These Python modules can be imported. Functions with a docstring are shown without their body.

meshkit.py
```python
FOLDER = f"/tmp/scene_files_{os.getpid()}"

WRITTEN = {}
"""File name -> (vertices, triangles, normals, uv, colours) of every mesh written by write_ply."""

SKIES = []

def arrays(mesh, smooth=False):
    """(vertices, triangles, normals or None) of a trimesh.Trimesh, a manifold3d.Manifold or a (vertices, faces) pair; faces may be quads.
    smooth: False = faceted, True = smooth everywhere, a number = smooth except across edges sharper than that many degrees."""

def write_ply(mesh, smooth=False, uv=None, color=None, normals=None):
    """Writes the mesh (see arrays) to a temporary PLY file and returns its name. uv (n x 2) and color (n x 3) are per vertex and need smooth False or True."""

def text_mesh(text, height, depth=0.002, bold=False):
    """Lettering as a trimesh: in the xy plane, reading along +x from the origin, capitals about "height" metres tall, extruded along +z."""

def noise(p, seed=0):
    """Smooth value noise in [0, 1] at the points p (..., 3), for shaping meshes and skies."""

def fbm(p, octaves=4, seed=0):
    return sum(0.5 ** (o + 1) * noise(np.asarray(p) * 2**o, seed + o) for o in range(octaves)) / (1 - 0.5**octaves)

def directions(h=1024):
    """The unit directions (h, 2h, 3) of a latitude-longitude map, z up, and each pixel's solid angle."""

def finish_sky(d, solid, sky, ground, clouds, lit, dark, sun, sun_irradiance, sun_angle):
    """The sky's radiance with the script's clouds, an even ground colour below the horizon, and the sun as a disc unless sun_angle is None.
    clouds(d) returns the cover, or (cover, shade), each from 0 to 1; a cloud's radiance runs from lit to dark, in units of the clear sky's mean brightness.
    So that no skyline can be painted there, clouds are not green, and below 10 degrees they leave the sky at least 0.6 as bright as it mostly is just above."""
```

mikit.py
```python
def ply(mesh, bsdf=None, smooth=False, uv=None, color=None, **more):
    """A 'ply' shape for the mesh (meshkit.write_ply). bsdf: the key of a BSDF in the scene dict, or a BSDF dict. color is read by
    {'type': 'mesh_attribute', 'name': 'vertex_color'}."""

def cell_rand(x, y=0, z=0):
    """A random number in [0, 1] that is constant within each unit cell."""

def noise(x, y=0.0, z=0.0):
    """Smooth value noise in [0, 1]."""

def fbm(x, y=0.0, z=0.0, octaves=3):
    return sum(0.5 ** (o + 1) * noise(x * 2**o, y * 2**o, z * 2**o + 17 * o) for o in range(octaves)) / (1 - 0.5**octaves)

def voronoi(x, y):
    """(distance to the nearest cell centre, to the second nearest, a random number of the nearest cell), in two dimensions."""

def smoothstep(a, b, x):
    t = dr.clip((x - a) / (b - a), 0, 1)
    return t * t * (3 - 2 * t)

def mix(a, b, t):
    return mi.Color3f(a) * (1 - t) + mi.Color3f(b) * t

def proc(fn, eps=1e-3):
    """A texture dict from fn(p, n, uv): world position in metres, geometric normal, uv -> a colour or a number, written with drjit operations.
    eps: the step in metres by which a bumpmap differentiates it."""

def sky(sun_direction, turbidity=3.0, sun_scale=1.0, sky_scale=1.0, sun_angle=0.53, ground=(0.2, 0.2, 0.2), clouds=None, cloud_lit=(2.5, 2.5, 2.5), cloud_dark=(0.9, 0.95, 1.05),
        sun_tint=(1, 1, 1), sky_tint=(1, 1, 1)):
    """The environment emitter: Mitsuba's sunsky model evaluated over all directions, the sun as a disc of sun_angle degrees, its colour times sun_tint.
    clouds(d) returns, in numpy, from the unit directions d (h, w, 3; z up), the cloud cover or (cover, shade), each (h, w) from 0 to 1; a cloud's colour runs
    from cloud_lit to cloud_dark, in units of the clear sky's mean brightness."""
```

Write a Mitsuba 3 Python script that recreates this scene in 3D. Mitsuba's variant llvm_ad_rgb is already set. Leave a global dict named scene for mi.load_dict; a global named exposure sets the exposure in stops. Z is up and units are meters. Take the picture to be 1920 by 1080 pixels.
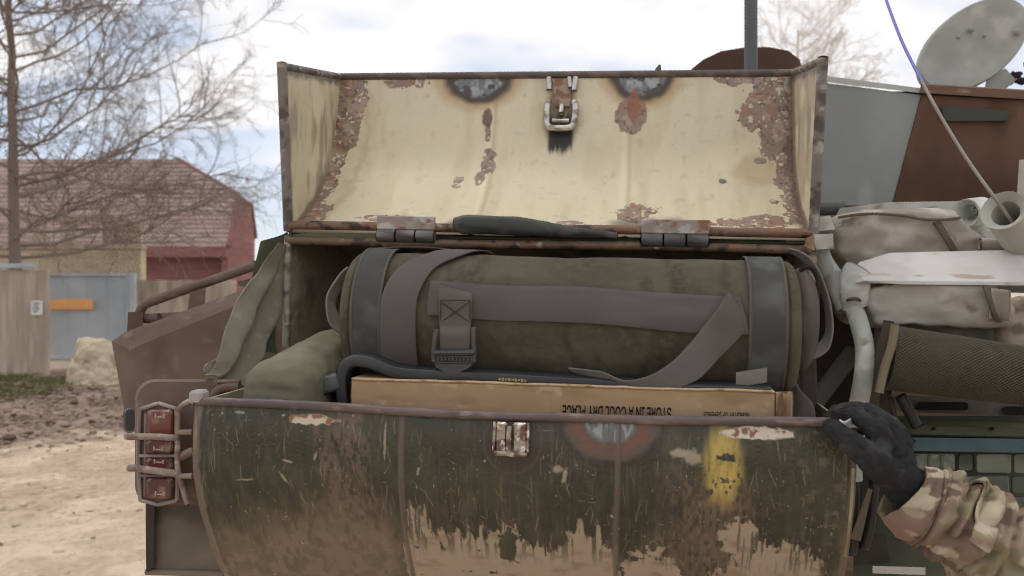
import math, random
import numpy as np, trimesh, drjit as dr, mitsuba as mi, mikit, meshkit, manifold3d
from mikit import proc, noise, fbm, smoothstep, mix
from scipy.interpolate import PchipInterpolator, CubicSpline
from shapely.geometry import Polygon

T = mi.ScalarTransform4f
scene, labels = {'type': 'scene'}, {}

# ------------------------------------------------------------------ camera, light, exposure
ZC, F, PITCH = 1.75, 1750 / 1920, math.atan(30 / 1750)
scene['camera'] = {'type': 'thinlens', 'fov': math.degrees(2 * math.atan(0.5 / F)), 'fov_axis': 'x', 'aperture_radius': 0.0026,
                   'focus_distance': 1.62, 'near_clip': 0.05, 'far_clip': 2000.0,
                   'to_world': T().look_at(origin=[0, 0, ZC], target=[0, math.cos(PITCH), ZC - math.sin(PITCH)], up=[0, 0, 1])}


def clouds(d):
    q = np.stack([d[..., 0] / (d[..., 2] + 0.35), d[..., 1] / (d[..., 2] + 0.35), 0 * d[..., 0]], -1)
    c = meshkit.fbm(q * np.array([2.6, 4.0, 1]) + 3.7, 5, 4)
    s = meshkit.fbm(q * 1.7 + 9.1, 4, 8)
    return np.clip((c - 0.38) / 0.14, 0, 1) * 0.56 + 0.40, np.clip((s - 0.5) * 1.2, 0, 0.22)


scene['sky'] = mikit.sky([-0.30, 0.12, 0.95], turbidity=4, sun_scale=0.10, sky_scale=1.0, sun_angle=22, clouds=clouds,
                         cloud_lit=(2.32, 2.27, 2.25), cloud_dark=(1.85, 1.88, 1.93), ground=(0.25, 0.21, 0.17))
exposure = 1.95

# ------------------------------------------------------------------ helpers: frames
def P(px, py, Y):
    """World point at distance Y ahead of the camera, seen at (px, py) of a 1920 x 1080 picture."""
    x, u = (px - 960) / 1750, (540 - py) / 1750
    d = np.array([x, math.cos(PITCH) + u * math.sin(PITCH), -math.sin(PITCH) + u * math.cos(PITCH)])
    return np.array([0, 0, ZC]) + d * (Y / d[1])


YAW, ROLL, LTILT = 0.1396, 0.0212, 0.1486
_c, _s = math.cos(YAW), math.sin(YAW); _A = np.array([[_c, _s, 0], [-_s, _c, 0], [0, 0, 1.]])
_c, _s = math.cos(ROLL), math.sin(ROLL); BM = np.array([[_c, 0, _s], [0, 1, 0], [-_s, 0, _c]]) @ _A
BO = np.array([0.054, 1.7656, ZC + 0.0675])
E1, E2 = np.array([0, -math.sin(LTILT), math.cos(LTILT)]), np.array([0, math.cos(LTILT), math.sin(LTILT)])


def W(l):
    """vehicle frame (u right, v away, w up; origin mid-hinge) -> world"""
    return BO + np.asarray(l, float) @ BM.T


def LP(px, py, v):
    a, b = (BM.T @ (P(px, py, Y) - BO) for Y in (1.0, 3.0))
    t = (v - a[1]) / (b[1] - a[1])
    return a + (b - a) * t


def LPU(px, py, u):
    a, b = (BM.T @ (P(px, py, Y) - BO) for Y in (1.0, 3.0))
    return a + (b - a) * (u - a[0]) / (b[0] - a[0])


# ------------------------------------------------------------------ helpers: meshes
def grid(PT, closed_u=False, closed_v=False):
    PT = np.asarray(PT, float); a, b = PT.shape[:2]
    ii, jj = np.meshgrid(np.arange(a if closed_u else a - 1), np.arange(b if closed_v else b - 1), indexing='ij')
    i2, j2 = (ii + 1) % a, (jj + 1) % b
    q = np.stack([ii * b + jj, i2 * b + jj, i2 * b + j2, ii * b + j2], -1).reshape(-1, 4)
    f = np.vstack([q[:, [0, 1, 2]], q[:, [0, 2, 3]]])
    return trimesh.Trimesh(PT.reshape(-1, 3), f, process=False)


def sheet(PT, th):
    """grid given thickness th, closed at its borders"""
    PT = np.asarray(PT, float); a, b = PT.shape[:2]
    m = grid(PT); n = np.array(m.vertex_normals).reshape(a, b, 3)
    o = np.concatenate([PT + n * th / 2, (PT - n * th / 2)[:, ::-1]], 1)
    top = o
    m = grid(top, closed_v=True)
    e0 = np.arange(b); n2 = 2 * b
    caps = []
    for r, flip in ((0, 1), (a - 1, 0)):
        for j in range(b - 1):
            p, q_, r_, s_ = r * n2 + j, r * n2 + j + 1, r * n2 + n2 - 2 - j, r * n2 + n2 - 1 - j
            t = [[p, q_, r_], [p, r_, s_]]
            caps += [x[::-1] for x in t] if flip else t
    return trimesh.Trimesh(m.vertices, np.vstack([m.faces, caps]), process=False)


def curve(pts, n=None, k=8):
    pts = np.asarray(pts, float)
    if len(pts) < 3:
        return np.linspace(pts[0], pts[-1], n or 2)
    t = np.r_[0, np.cumsum(np.linalg.norm(np.diff(pts[:, :3], axis=0), axis=1) + 1e-9)]
    return PchipInterpolator(t, pts)(np.linspace(0, t[-1], n or k * len(pts)))


def tube(pts, r, n=12, caps=True, flat=1.0, up=None):
    pts = np.asarray(pts, float); N = len(pts); r = np.broadcast_to(np.asarray(r, float), (N,))
    tg = np.gradient(pts, axis=0); tg /= np.linalg.norm(tg, axis=1, keepdims=True) + 1e-12
    a = np.array([0, 0, 1.]) if up is None else np.asarray(up, float)
    if up is None and abs(tg[0] @ a) > 0.9: a = np.array([1., 0, 0])
    x = np.cross(a, tg[0]); x /= np.linalg.norm(x); rings = []
    ph = np.arange(n) / n * 2 * np.pi
    for i in range(N):
        x = x - tg[i] * (x @ tg[i]); x /= np.linalg.norm(x) + 1e-12
        y = np.cross(tg[i], x)
        rings.append(pts[i] + r[i] * (np.cos(ph)[:, None] * x + flat * np.sin(ph)[:, None] * y))
    m = grid(np.array(rings), closed_v=True)
    v, f = list(map(tuple, m.vertices)), m.faces
    if caps:
        v = np.vstack([m.vertices, pts[0] - tg[0] * r[0] * 0.25, pts[-1] + tg[-1] * r[-1] * 0.25]); k = N * n
        c0 = [[k, (j + 1) % n, j] for j in range(n)]
        c1 = [[k + 1, (N - 1) * n + j, (N - 1) * n + (j + 1) % n] for j in range(n)]
        f = np.vstack([f, c0, c1])
    m = trimesh.Trimesh(np.asarray(v), f, process=False); 
    return m


def ribbon(pairs, th=0.0022, n=60, m=9):
    """strap between pairs of edge points (k, 2, 3)"""
    pr = np.asarray(pairs, float); pr = curve(pr.reshape(len(pr), 6), n).reshape(n, 2, 3)
    s = np.linspace(0, 1, m)[None, :, None]
    return sheet(pr[:, :1] * (1 - s) + pr[:, 1:] * s, th)


def cbox(sx, sy, sz, c=0.004, at=(0, 0, 0), rot=None):
    h = np.array([sx, sy, sz]) / 2; c = min(c, h.min() * 0.9); p = []
    for s in np.ndindex(2, 2, 2):
        s = np.array(s) * 2 - 1
        for k in range(3):
            e = h - c; e[k] = h[k]; p.append(s * e)
    m = trimesh.convex.convex_hull(np.array(p))
    if rot is not None: m.vertices = m.vertices @ np.asarray(rot).T
    m.vertices = m.vertices + np.asarray(at); return m


def hull(p): return trimesh.convex.convex_hull(np.asarray(p, float))


def loft(a, b): return hull(np.vstack([a, b]))


def prism(poly, v0, v1, bevel=0.0):
    """polygon given as local (u, w), extruded over v0..v1 (v0 nearer)"""
    m = trimesh.creation.extrude_polygon(Polygon(poly), v1 - v0, engine='earcut')
    x = m.vertices; m.vertices = np.c_[x[:, 0], v0 + x[:, 2], x[:, 1]]; m.invert(); return m


def pxpoly(pts, v): return [tuple(LP(a, b, v)[[0, 2]]) for a, b in pts]


def join(*ms): return trimesh.util.concatenate(list(ms))


def dense(m, e):
    v, f = trimesh.remesh.subdivide_to_size(m.vertices, m.faces, e, max_iter=14)
    return trimesh.Trimesh(v, f, process=True)


def fine_mesh(m, e):
    """evenly refined, without open seams"""
    M = manifold3d.Manifold(manifold3d.Mesh(np.asarray(m.vertices, np.float32), np.asarray(m.faces, np.uint32))).refine_to_length(e).to_mesh()
    return trimesh.Trimesh(M.vert_properties[:, :3].astype(float), M.tri_verts, process=True)


def skin(bones, edge=0.006, it=8):
    """bones: list of ((p, r), (q, r)); one smooth body"""
    parts = []
    for (p, r), (q, s) in bones:
        pts = []
        for c, rad in ((p, r), (q, s)):
            sp = trimesh.creation.icosphere(2, rad); pts.append(sp.vertices + np.asarray(c))
        parts.append(manifold3d.Manifold.hull_points(np.vstack(pts).astype(np.float32)))
    M = manifold3d.Manifold.batch_boolean(parts, manifold3d.OpType.Add).refine_to_length(edge)
    mm = M.to_mesh(); t = trimesh.Trimesh(mm.vert_properties[:, :3], mm.tri_verts, process=True)
    trimesh.smoothing.filter_taubin(t, lamb=0.5, nu=0.52, iterations=it); return t


def N3(v, s, o=3, seed=0): return meshkit.fbm(np.asarray(v) * np.asarray(s, float), o, seed)
def sst(a, b, x):
    t = np.clip((x - a) / (b - a), 0, 1); return t * t * (3 - 2 * t)
def lay(col, c, m): return col * (1 - m[:, None]) + np.asarray(c, float) * m[:, None]


def hue(v, base, layers=(), var=0.12, s=40, seed=1):
    """vertex colours: base with slow and fine variation, then layers (colour, scale, threshold, softness)"""
    v = np.asarray(v, float)
    c = np.asarray(base, float) * (1 + var * 2 * (N3(v, s, 3, seed) - .5) + var * (N3(v, s * 6, 2, seed + 5) - .5))[:, None]
    for i, (cc, sc, th, so) in enumerate(layers):
        c = lay(c, cc, sst(th - so, th + so, N3(v, sc, 4, seed + 11 + 7 * i)))
    return np.clip(c, 0.002, 0.95)


# ------------------------------------------------------------------ helpers: entries
def num(key):
    if key not in scene and not any(k.startswith(key + '__') for k in scene): return key
    i = 1
    while f'{key}_{i:03d}' in scene or any(k.startswith(f'{key}_{i:03d}__') for k in scene): i += 1
    return f'{key}_{i:03d}'


def put(name, mesh, mat, parent=None, smooth=32, color=None, local=False, label=None, cat=None, group=None, kind=None):
    key = num(name if parent is None else parent + '__' + name)
    if local:
        mesh = mesh.copy(); mesh.vertices = W(mesh.vertices)
    if color is not None and smooth not in (True, False): smooth = True
    scene[key] = mikit.ply(mesh, mat, smooth=smooth, color=color)
    d = {k: x for k, x in (('label', label), ('category', cat), ('group', group), ('kind', kind)) if x}
    if d: labels[key] = d
    return key


def thing(name, label, cat, group=None):
    key = num(name); labels[key] = {'label': label, 'category': cat}
    if group: labels[key]['group'] = group
    return key


# ------------------------------------------------------------------ materials
def two(b): return {'type': 'twosided', 'bsdf': b}
def rgb(c): return {'type': 'rgb', 'value': list(map(float, c))}
VC = {'type': 'mesh_attribute', 'name': 'vertex_color'}
def mat(name, color, rough=0.7, spec=0.4, metallic=0.0, bump=None, bscale=0.001, **kw):
    b = {'type': 'principled', 'base_color': color if isinstance(color, dict) else rgb(color), 'roughness': rough, 'specular': spec, 'metallic': metallic, **kw}
    if bump is not None:
        b = {'type': 'bumpmap', 'arbitrary': bump, 'scale': bscale, 'bsdf': b}
    scene[name] = two(b)


grain = proc(lambda p, n, uv: fbm(p.x * 260, p.y * 260, p.z * 260, 3), eps=6e-4)
weave = proc(lambda p, n, uv: dr.sin(p.x * 2600) * dr.sin(p.z * 2600 + p.y * 1300) * 0.25 + fbm(p.x * 130, p.y * 130, p.z * 130, 4) * 1.3, eps=5e-4)
creases = proc(lambda p, n, uv: fbm(p.x * 45, p.y * 45, p.z * 45, 4), eps=1e-3)
mat('painted_steel', VC, 0.40, 0.45, bump=grain, bscale=0.0009)
mat('bare_metal', VC, 0.33, 0.5, 0.75, bump=grain, bscale=0.0012)
mat('rusty_tube', VC, 0.55, 0.45, 0.15, bump=grain, bscale=0.0012)
mat('dusty_paint', VC, 0.72, 0.3, bump=grain, bscale=0.0006)
mat('canvas', VC, 0.92, 0.15, bump=weave, bscale=0.0022, sheen=0.3)
mat('webbing', VC, 0.85, 0.2, bump=proc(lambda p, n, uv: dr.sin(p.x * 1900 + p.z * 600) * dr.sin(p.z * 1900 + p.y * 900), eps=4e-4), bscale=0.0007, sheen=0.2)
mat('card', VC, 0.85, 0.2, bump=creases, bscale=0.002)
mat('black_plastic', VC, 0.42, 0.45, bump=grain, bscale=0.0005)
mat('ink', (0.02, 0.018, 0.016), 0.8, 0.2)
mat('red_lens', VC, 0.25, 0.5, clearcoat=0.4)
mat('glove_knit', VC, 0.9, 0.2, bump=proc(lambda p, n, uv: dr.sin(p.x * 1500 + p.y * 700) * dr.sin(p.z * 1500) * .6 + fbm(p.x * 200, p.y * 200, p.z * 200, 2), eps=5e-4), bscale=0.0012)
mat('matte', VC, 0.9, 0.15)
mat('bark', VC, 0.9, 0.1)
mat('stone', VC, 0.95, 0.1, bump=proc(lambda p, n, uv: fbm(p.x * 14, p.y * 14, p.z * 14, 4), eps=5e-3), bscale=0.06)

# mud and gravel ground
def ground_col(p, n, uv):
    big = fbm(p.x * 0.55 + 7, p.y * 0.55, 0, 3); mid = fbm(p.x * 3.1, p.y * 3.1, 3, 4); fine = fbm(p.x * 23, p.y * 17, 5, 3)
    edge = 8.6 + (p.x + 5.2) * 1.25 + (big - .5) * 1.6 + (mid - .5) * 1.8
    mud = smoothstep(-0.5, 0.6, p.y - edge) * (1 - smoothstep(16.2, 17.6, p.y + (mid - .5) * 2))
    c = mix((0.43, 0.335, 0.24), (0.60, 0.49, 0.37), smoothstep(0.3, 0.7, mid * .6 + fine * .4))
    c = mix(c, mi.Color3f(0.30, 0.22, 0.155), smoothstep(0.57, 0.72, fine * .5 + big * .5) * .7)
    m = mix((0.12, 0.083, 0.062), (0.29, 0.215, 0.165), smoothstep(0.3, 0.7, fine * .5 + mid * .5))
    c = mix(c, m, mud)
    g = smoothstep(12.2, 13.4, p.y + (mid - .5) * 3) * (1 - smoothstep(15.0, 16.0, p.y)) * (1 - smoothstep(-7.3, -6.3, p.x + (mid - .5) * 2))
    c = mix(c, mix((0.10, 0.10, 0.05), (0.23, 0.21, 0.115), fine), g * smoothstep(.3, .55, mid))
    far = smoothstep(16.5, 18.0, p.y)
    return mix(c, mix((0.52, 0.44, 0.33), (0.40, 0.34, 0.25), mid), far)


scene['ground_mat'] = two({'type': 'principled', 'base_color': proc(ground_col), 'roughness': 0.9, 'specular': 0.2})
mat('roof_shingle', proc(lambda p, n, uv: mix((0.28, 0.19, 0.175), (0.45, 0.35, 0.32), fbm(p.x * 1.3, p.z * 2.1, p.y, 3) * .8 + .28 * mikit.cell_rand(dr.floor(p.x * 3 + .5 * dr.floor(p.z * 6)), dr.floor(p.z * 6)) - .12)), 0.85, 0.2)
mat('red_board', proc(lambda p, n, uv: mix((0.19, 0.085, 0.08), (0.30, 0.145, 0.135), fbm(p.x * 2 + p.y, p.z * 14, 1, 3))), 0.8, 0.2)
mat('weathered_wood', proc(lambda p, n, uv: mix((0.36, 0.285, 0.225), (0.54, 0.455, 0.365), smoothstep(.25, .75, fbm(p.x * 9, p.z * 1.2, p.y * 2, 4)))), 0.9, 0.1)
mat('tan_brick', proc(lambda p, n, uv: mix((0.47, 0.385, 0.27), (0.66, 0.56, 0.42), fbm(p.x * 4, p.z * 8, 2, 3))), 0.9, 0.1)
mat('galvanised', proc(lambda p, n, uv: mix((0.36, 0.40, 0.43), (0.54, 0.58, 0.61), fbm(p.x * 2.2, p.z * 1.6, 4, 4))), 0.5, 0.4)

# ------------------------------------------------------------------ the setting: ground
def spaced(*seg):
    return np.unique(np.concatenate([np.arange(a, b, s) for a, b, s in seg]))


gx = spaced((-900, -60, 60), (-60, -13, 3), (-13, -1.2, 0.055), (-1.2, 14, 0.5), (14, 60, 4), (60, 901, 60))
gy = spaced((-200, -8, 16), (-8, 4.4, 0.8), (4.4, 9, 0.045), (9, 19, 0.07), (19, 60, 3), (60, 1601, 90))
X, Y = np.meshgrid(gx, gy, indexing='ij'); q = np.stack([X, Y, 0 * X], -1)
near = sst(-13, -11.5, X) * sst(-1.2, -1.8, X) * sst(4.4, 5.0, Y) * sst(19, 17.8, Y)
edge = 8.6 + (X + 5.2) * 1.25
mud = sst(-0.4, 1.2, Y - edge) * sst(17, 15.5, Y)
Z = near * (0.05 * (meshkit.fbm(q * 1.1, 4, 3) - .5) + 0.035 * (meshkit.fbm(q * 6, 3, 9) - .5) + 0.018 * (meshkit.fbm(q * 22, 2, 5) - .5)
            + mud * (0.16 * (meshkit.fbm(q * np.array([1.2, 2.6, 1]), 4, 21) - .45) + 0.13 * np.abs(meshkit.fbm(q * 5, 3, 31) - .5)))
m = grid(np.stack([X, Y, Z], -1))
if m.face_normals[len(m.faces) // 2][2] < 0: m.invert()
put('ground', m, 'ground_mat', smooth=True, label='beige gravel track beside a bank of churned brown mud', kind='structure')


def gz(x, y):
    i, j = np.clip(np.searchsorted(gx, x), 1, len(gx) - 1), np.clip(np.searchsorted(gy, y), 1, len(gy) - 1)
    return Z[i, j]


rng = np.random.default_rng(5)
st, sc = [], []
ico = trimesh.creation.icosphere(1)
for k in range(3600):
    y = rng.uniform(5.2, 15.5); x = rng.uniform(-1.0 - y * .33 - 3.3, -y * 0.28 - .6)
    inmud = y > 8.6 + (x + 5.2) * 1.25
    if not inmud and rng.random() < .88: continue
    s = rng.uniform(.010, .026) * (1.8 if inmud and rng.random() < .35 else 1)
    v = ico.vertices * s * rng.uniform(.5, 1.6, 3); v = v * (1 + .5 * (N3(v / s + k, 1.3, 2)[:, None] - .5)); v[:, 2] *= .45
    st.append(trimesh.Trimesh(v + [x, y, gz(x, y) + s * .15], ico.faces, process=False))
    c = np.array([.20, .145, .11]) if inmud else np.array([.46, .37, .28]); sc.append(np.tile(c * rng.uniform(.55, 1.45), (len(v), 1)))
put('loose_stones', join(*st), 'matte', smooth=True, color=np.vstack(sc), label='loose stones and clods of mud scattered over the track and bank', cat='stones', kind='stuff')
# grass tufts on the bank
gb, gcol = [], []
for k in range(5200):
    y = rng.uniform(12.6, 15.3); x = rng.uniform(-9.2, -6.5)
    if N3(np.array([[x, y, 0]]), 1.1, 2, 3)[0] < .47: continue
    h, a, l = rng.uniform(.04, .11), rng.uniform(0, 6.28), rng.uniform(-.04, .04)
    b = np.array([x, y, gz(x, y)]); e = np.array([math.cos(a), math.sin(a), 0]) * .006
    gb.append(trimesh.Trimesh([b - e, b + e, b + [l, l * .7, h]], [[0, 1, 2]], process=False)); gcol.append(np.tile(np.array([.12, .13, .05]) * rng.uniform(.6, 1.5), (3, 1)))
put('bank_grass', join(*gb), 'matte', smooth=False, color=np.vstack(gcol), label='thin green grass on the mud bank by the wooden wall', cat='grass', kind='stuff')

# ------------------------------------------------------------------ red barn
barn = thing('red_barn', 'red barn with a half-hipped shingle roof behind the yard gate', 'barn')
YF, YB, ZE, XR = 30.0, 34.4, 2.57, -9.25
def bz(px, py, Y): return P(px, py, Y)
eR, kF, kB, eB = bz(425, 462, 30), bz(444, 366, 31.3), bz(471, 385, 33.2), bz(479, 445, 34.6)
rd = bz(332, 298, 32.6); XL = -26.0
eL, rL, eBL = np.array([XL, 30, eR[2]]), np.array([XL, 32.6, rd[2]]), np.array([XL, 35.5, eR[2]])
def slab(pts, th):
    pts = np.asarray(pts); n = np.cross(pts[1] - pts[0], pts[2] - pts[0]); n /= np.linalg.norm(n); return hull(np.vstack([pts, pts - n * th * np.sign(n[2] + 1e-9)]))
put('roof', join(slab([eL, eR, kF, rd, rL], .12), slab([kF, kB, rd], .12), slab([rd, kB, eB, eBL, rL], .12)), 'roof_shingle', barn, smooth=False)
# shingle courses on the near slope, proud strips
cs = []
for k in range(1, 20):
    t = k / 20; a = eL + (rL - eL) * t; b = eR + (kF - eR) * min(1, t / .58) if t < .58 else kF + (rd - kF) * (t - .58) / .42
    o = np.array([0, -.04, .015]); cs.append(hull([a + o, b + o, a + o + [0, .01, -.05], b + o + [0, .01, -.05], a, b, a + [0, .06, .12], b + [0, .06, .12]]))
put('shingle_course', join(*cs), 'roof_shingle', barn, smooth=False, kind='stuff')
put('fascia', hull([eL + [0, -.05, -.02], eR + [0, -.05, -.02], eL + [0, -.05, -.34], eR + [0, -.05, -.34], eL + [0, .2, -.02], eR + [0, .2, -.02], eL + [0, .2, -.34], eR + [0, .2, -.34]]), 'red_board', barn, smooth=False)
xw = eR[0] - .25
put('wall', cbox(xw - XL, .25, 2.3, .01, ((xw + XL) / 2, 30.7, 1.1)), 'red_board', barn, smooth=False)
gab = [eR + [0, .1, -.1], kF + [0, .05, -.05], kB + [0, -.05, -.05], eB + [0, -.1, 0]]
low = [np.array([g[0], g[1], -.1]) for g in (gab[3], gab[0])]
pts = np.array(gab + low); put('gable', hull(np.vstack([pts, pts - [.2, 0, 0]])), 'red_board', barn, smooth=False)
rk = [tube([eR + [.06, 0, 0], kF + [.06, 0, 0.03]], .09, 6), tube([kF + [.06, 0, 0], rd], .08, 6), tube([kF, kB], .08, 6), tube([kB, eB], .08, 6)]
put('verge_board', join(*rk), 'red_board', barn, smooth=False)

# ------------------------------------------------------------------ timber shed in front of the barn
shed = thing('yard_shed', 'tan brick shed with an open timber loft above the metal gate', 'shed')
Ys = 20.5
def q2(x0, x1, y0, y1, Y, d, c=.01):
    a, b = P(x0, y1, Y), P(x1, y0, Y); return cbox(b[0] - a[0], d, b[2] - a[2], c, ((a[0] + b[0]) / 2, Y + d / 2, (a[2] + b[2]) / 2))
put('wall', q2(-60, 264, 468, 730, Ys, .3), 'tan_brick', shed, smooth=False)
for i in range(10):
    for j in range(9):
        x0 = 52 + j * 24 + (i % 2) * 12; y0 = 471 + i * 4.6
        put('brick', q2(x0 + .5, min(x0 + 23, 263.5), y0 + .5, y0 + 4.1, Ys - .015 - .004 * ((i * 7 + j * 3) % 3), .02, .003), 'tan_brick', shed + '__wall', smooth=False)
put('beam', q2(-60, 266, 458, 467, Ys - .06, .3), 'weathered_wood', shed, smooth=False)
put('lintel', q2(40, 240, 404, 416, Ys - .03, .2), 'weathered_wood', shed, smooth=False)
for x0, x1 in ((60, 82), (112, 140), (192, 212), (246, 264)):
    put('post', q2(x0, x1, 416, 458, Ys + .02, .15), 'weathered_wood', shed, smooth=False)
put('rear_boarding', q2(205, 262, 420, 458, Ys + .2, .08), 'tan_brick', shed, smooth=False)

wall = thing('wooden_wall', 'weathered grey plank wall with a white notice at the left edge', 'wall')
for i in range(9):
    x1 = 90 - i * 19.5
    put('plank', q2(x1 - 18.8, x1, 505 + (i * 5) % 3, 712, 15.7 + .012 * ((i * 3) % 4), .06), 'weathered_wood', wall, smooth=False)
put('capping', q2(-90, 62, 494, 503, 15.64, .16), 'galvanised', wall, smooth=False)
nk = thing('notice_sign', 'small white notice on the wooden wall beside the gate', 'sign')
nb = q2(58, 79, 564, 591, 15.66, .02, .003)
put('board', dense(nb, .05), 'matte', nk, smooth=False, color=np.tile([.75, .74, .72], (len(dense(nb, .05).vertices), 1)))
put('print', join(*[q2(61 + (k % 2) * 1, 75 - (k * 3) % 5, 568 + k * 5, 570 + k * 5, 15.655, .006, .001) for k in range(4)]), 'ink', nk, smooth=False)

gate = thing('metal_gate', 'grey sheet metal gate with an orange sign in the yard wall', 'gate')
for i in range(4):
    put('panel', q2(91 + i * 37, 127 + i * 37, 516, 674, 18.5 + .008 * (i % 2), .05), 'galvanised', gate, smooth=False)
put('frame', join(q2(88, 242, 513, 518, 18.44, .07), q2(88, 242, 668, 675, 18.44, .07), q2(236, 243, 518, 668, 18.44, .07)), 'galvanised', gate, smooth=False)
put('post', q2(243, 252, 512, 690, 18.4, .12), 'galvanised', gate, smooth=False)
sg = q2(88, 174, 561, 580, 18.4, .02, .003); sg = dense(sg, .08)
put('orange_sign', sg, 'matte', None, smooth=False, color=hue(sg.vertices, (.88, .46, .18), (), .1, 3), label='plain orange strip sign fixed across the metal gate', cat='sign')
fence = thing('plank_fence', 'pale upright plank fence between the gate and the armoured vehicle', 'fence')
for i in range(9):
    x0 = 253 + i * 21
    put('plank', q2(x0, x0 + 20.8, 525 + (i * 7) % 2, 690, 19 + .006 * (i % 3), .04, .004), 'weathered_wood', fence, smooth=False)

# concrete stub
r = [(.41, 0), (.37, .12), (.31, .35), (.25, .58), (.21, .68), (.12, .71), (0, .715)]
tt = np.linspace(0, 2 * np.pi, 40, endpoint=False); zz = np.interp(np.linspace(0, 6, 46), range(7), [b for _, b in r]); rr = np.interp(np.linspace(0, 6, 46), range(7), [a for a, _ in r])
cone = np.stack([rr[:, None] * np.cos(tt), rr[:, None] * np.sin(tt), np.repeat(zz[:, None], 40, 1)], -1)
cone *= (1 + .32 * (N3(cone.reshape(-1, 3), 4, 4, 2).reshape(46, 40) - .5))[..., None] * [1.05, 1, 1]
m = grid(cone, closed_v=True); m.vertices = m.vertices + P(177, 706, 14.6) * [1, 1, 0]
put('concrete_stub', m, 'stone', smooth=True, color=hue(m.vertices, (.60, .50, .36), (((.36, .3, .2), 5, .58, .08), ((.6, .53, .42), 9, .62, .08)), .2, 6), label='rough pale concrete stub standing before the metal gate', cat='bollard')

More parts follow.
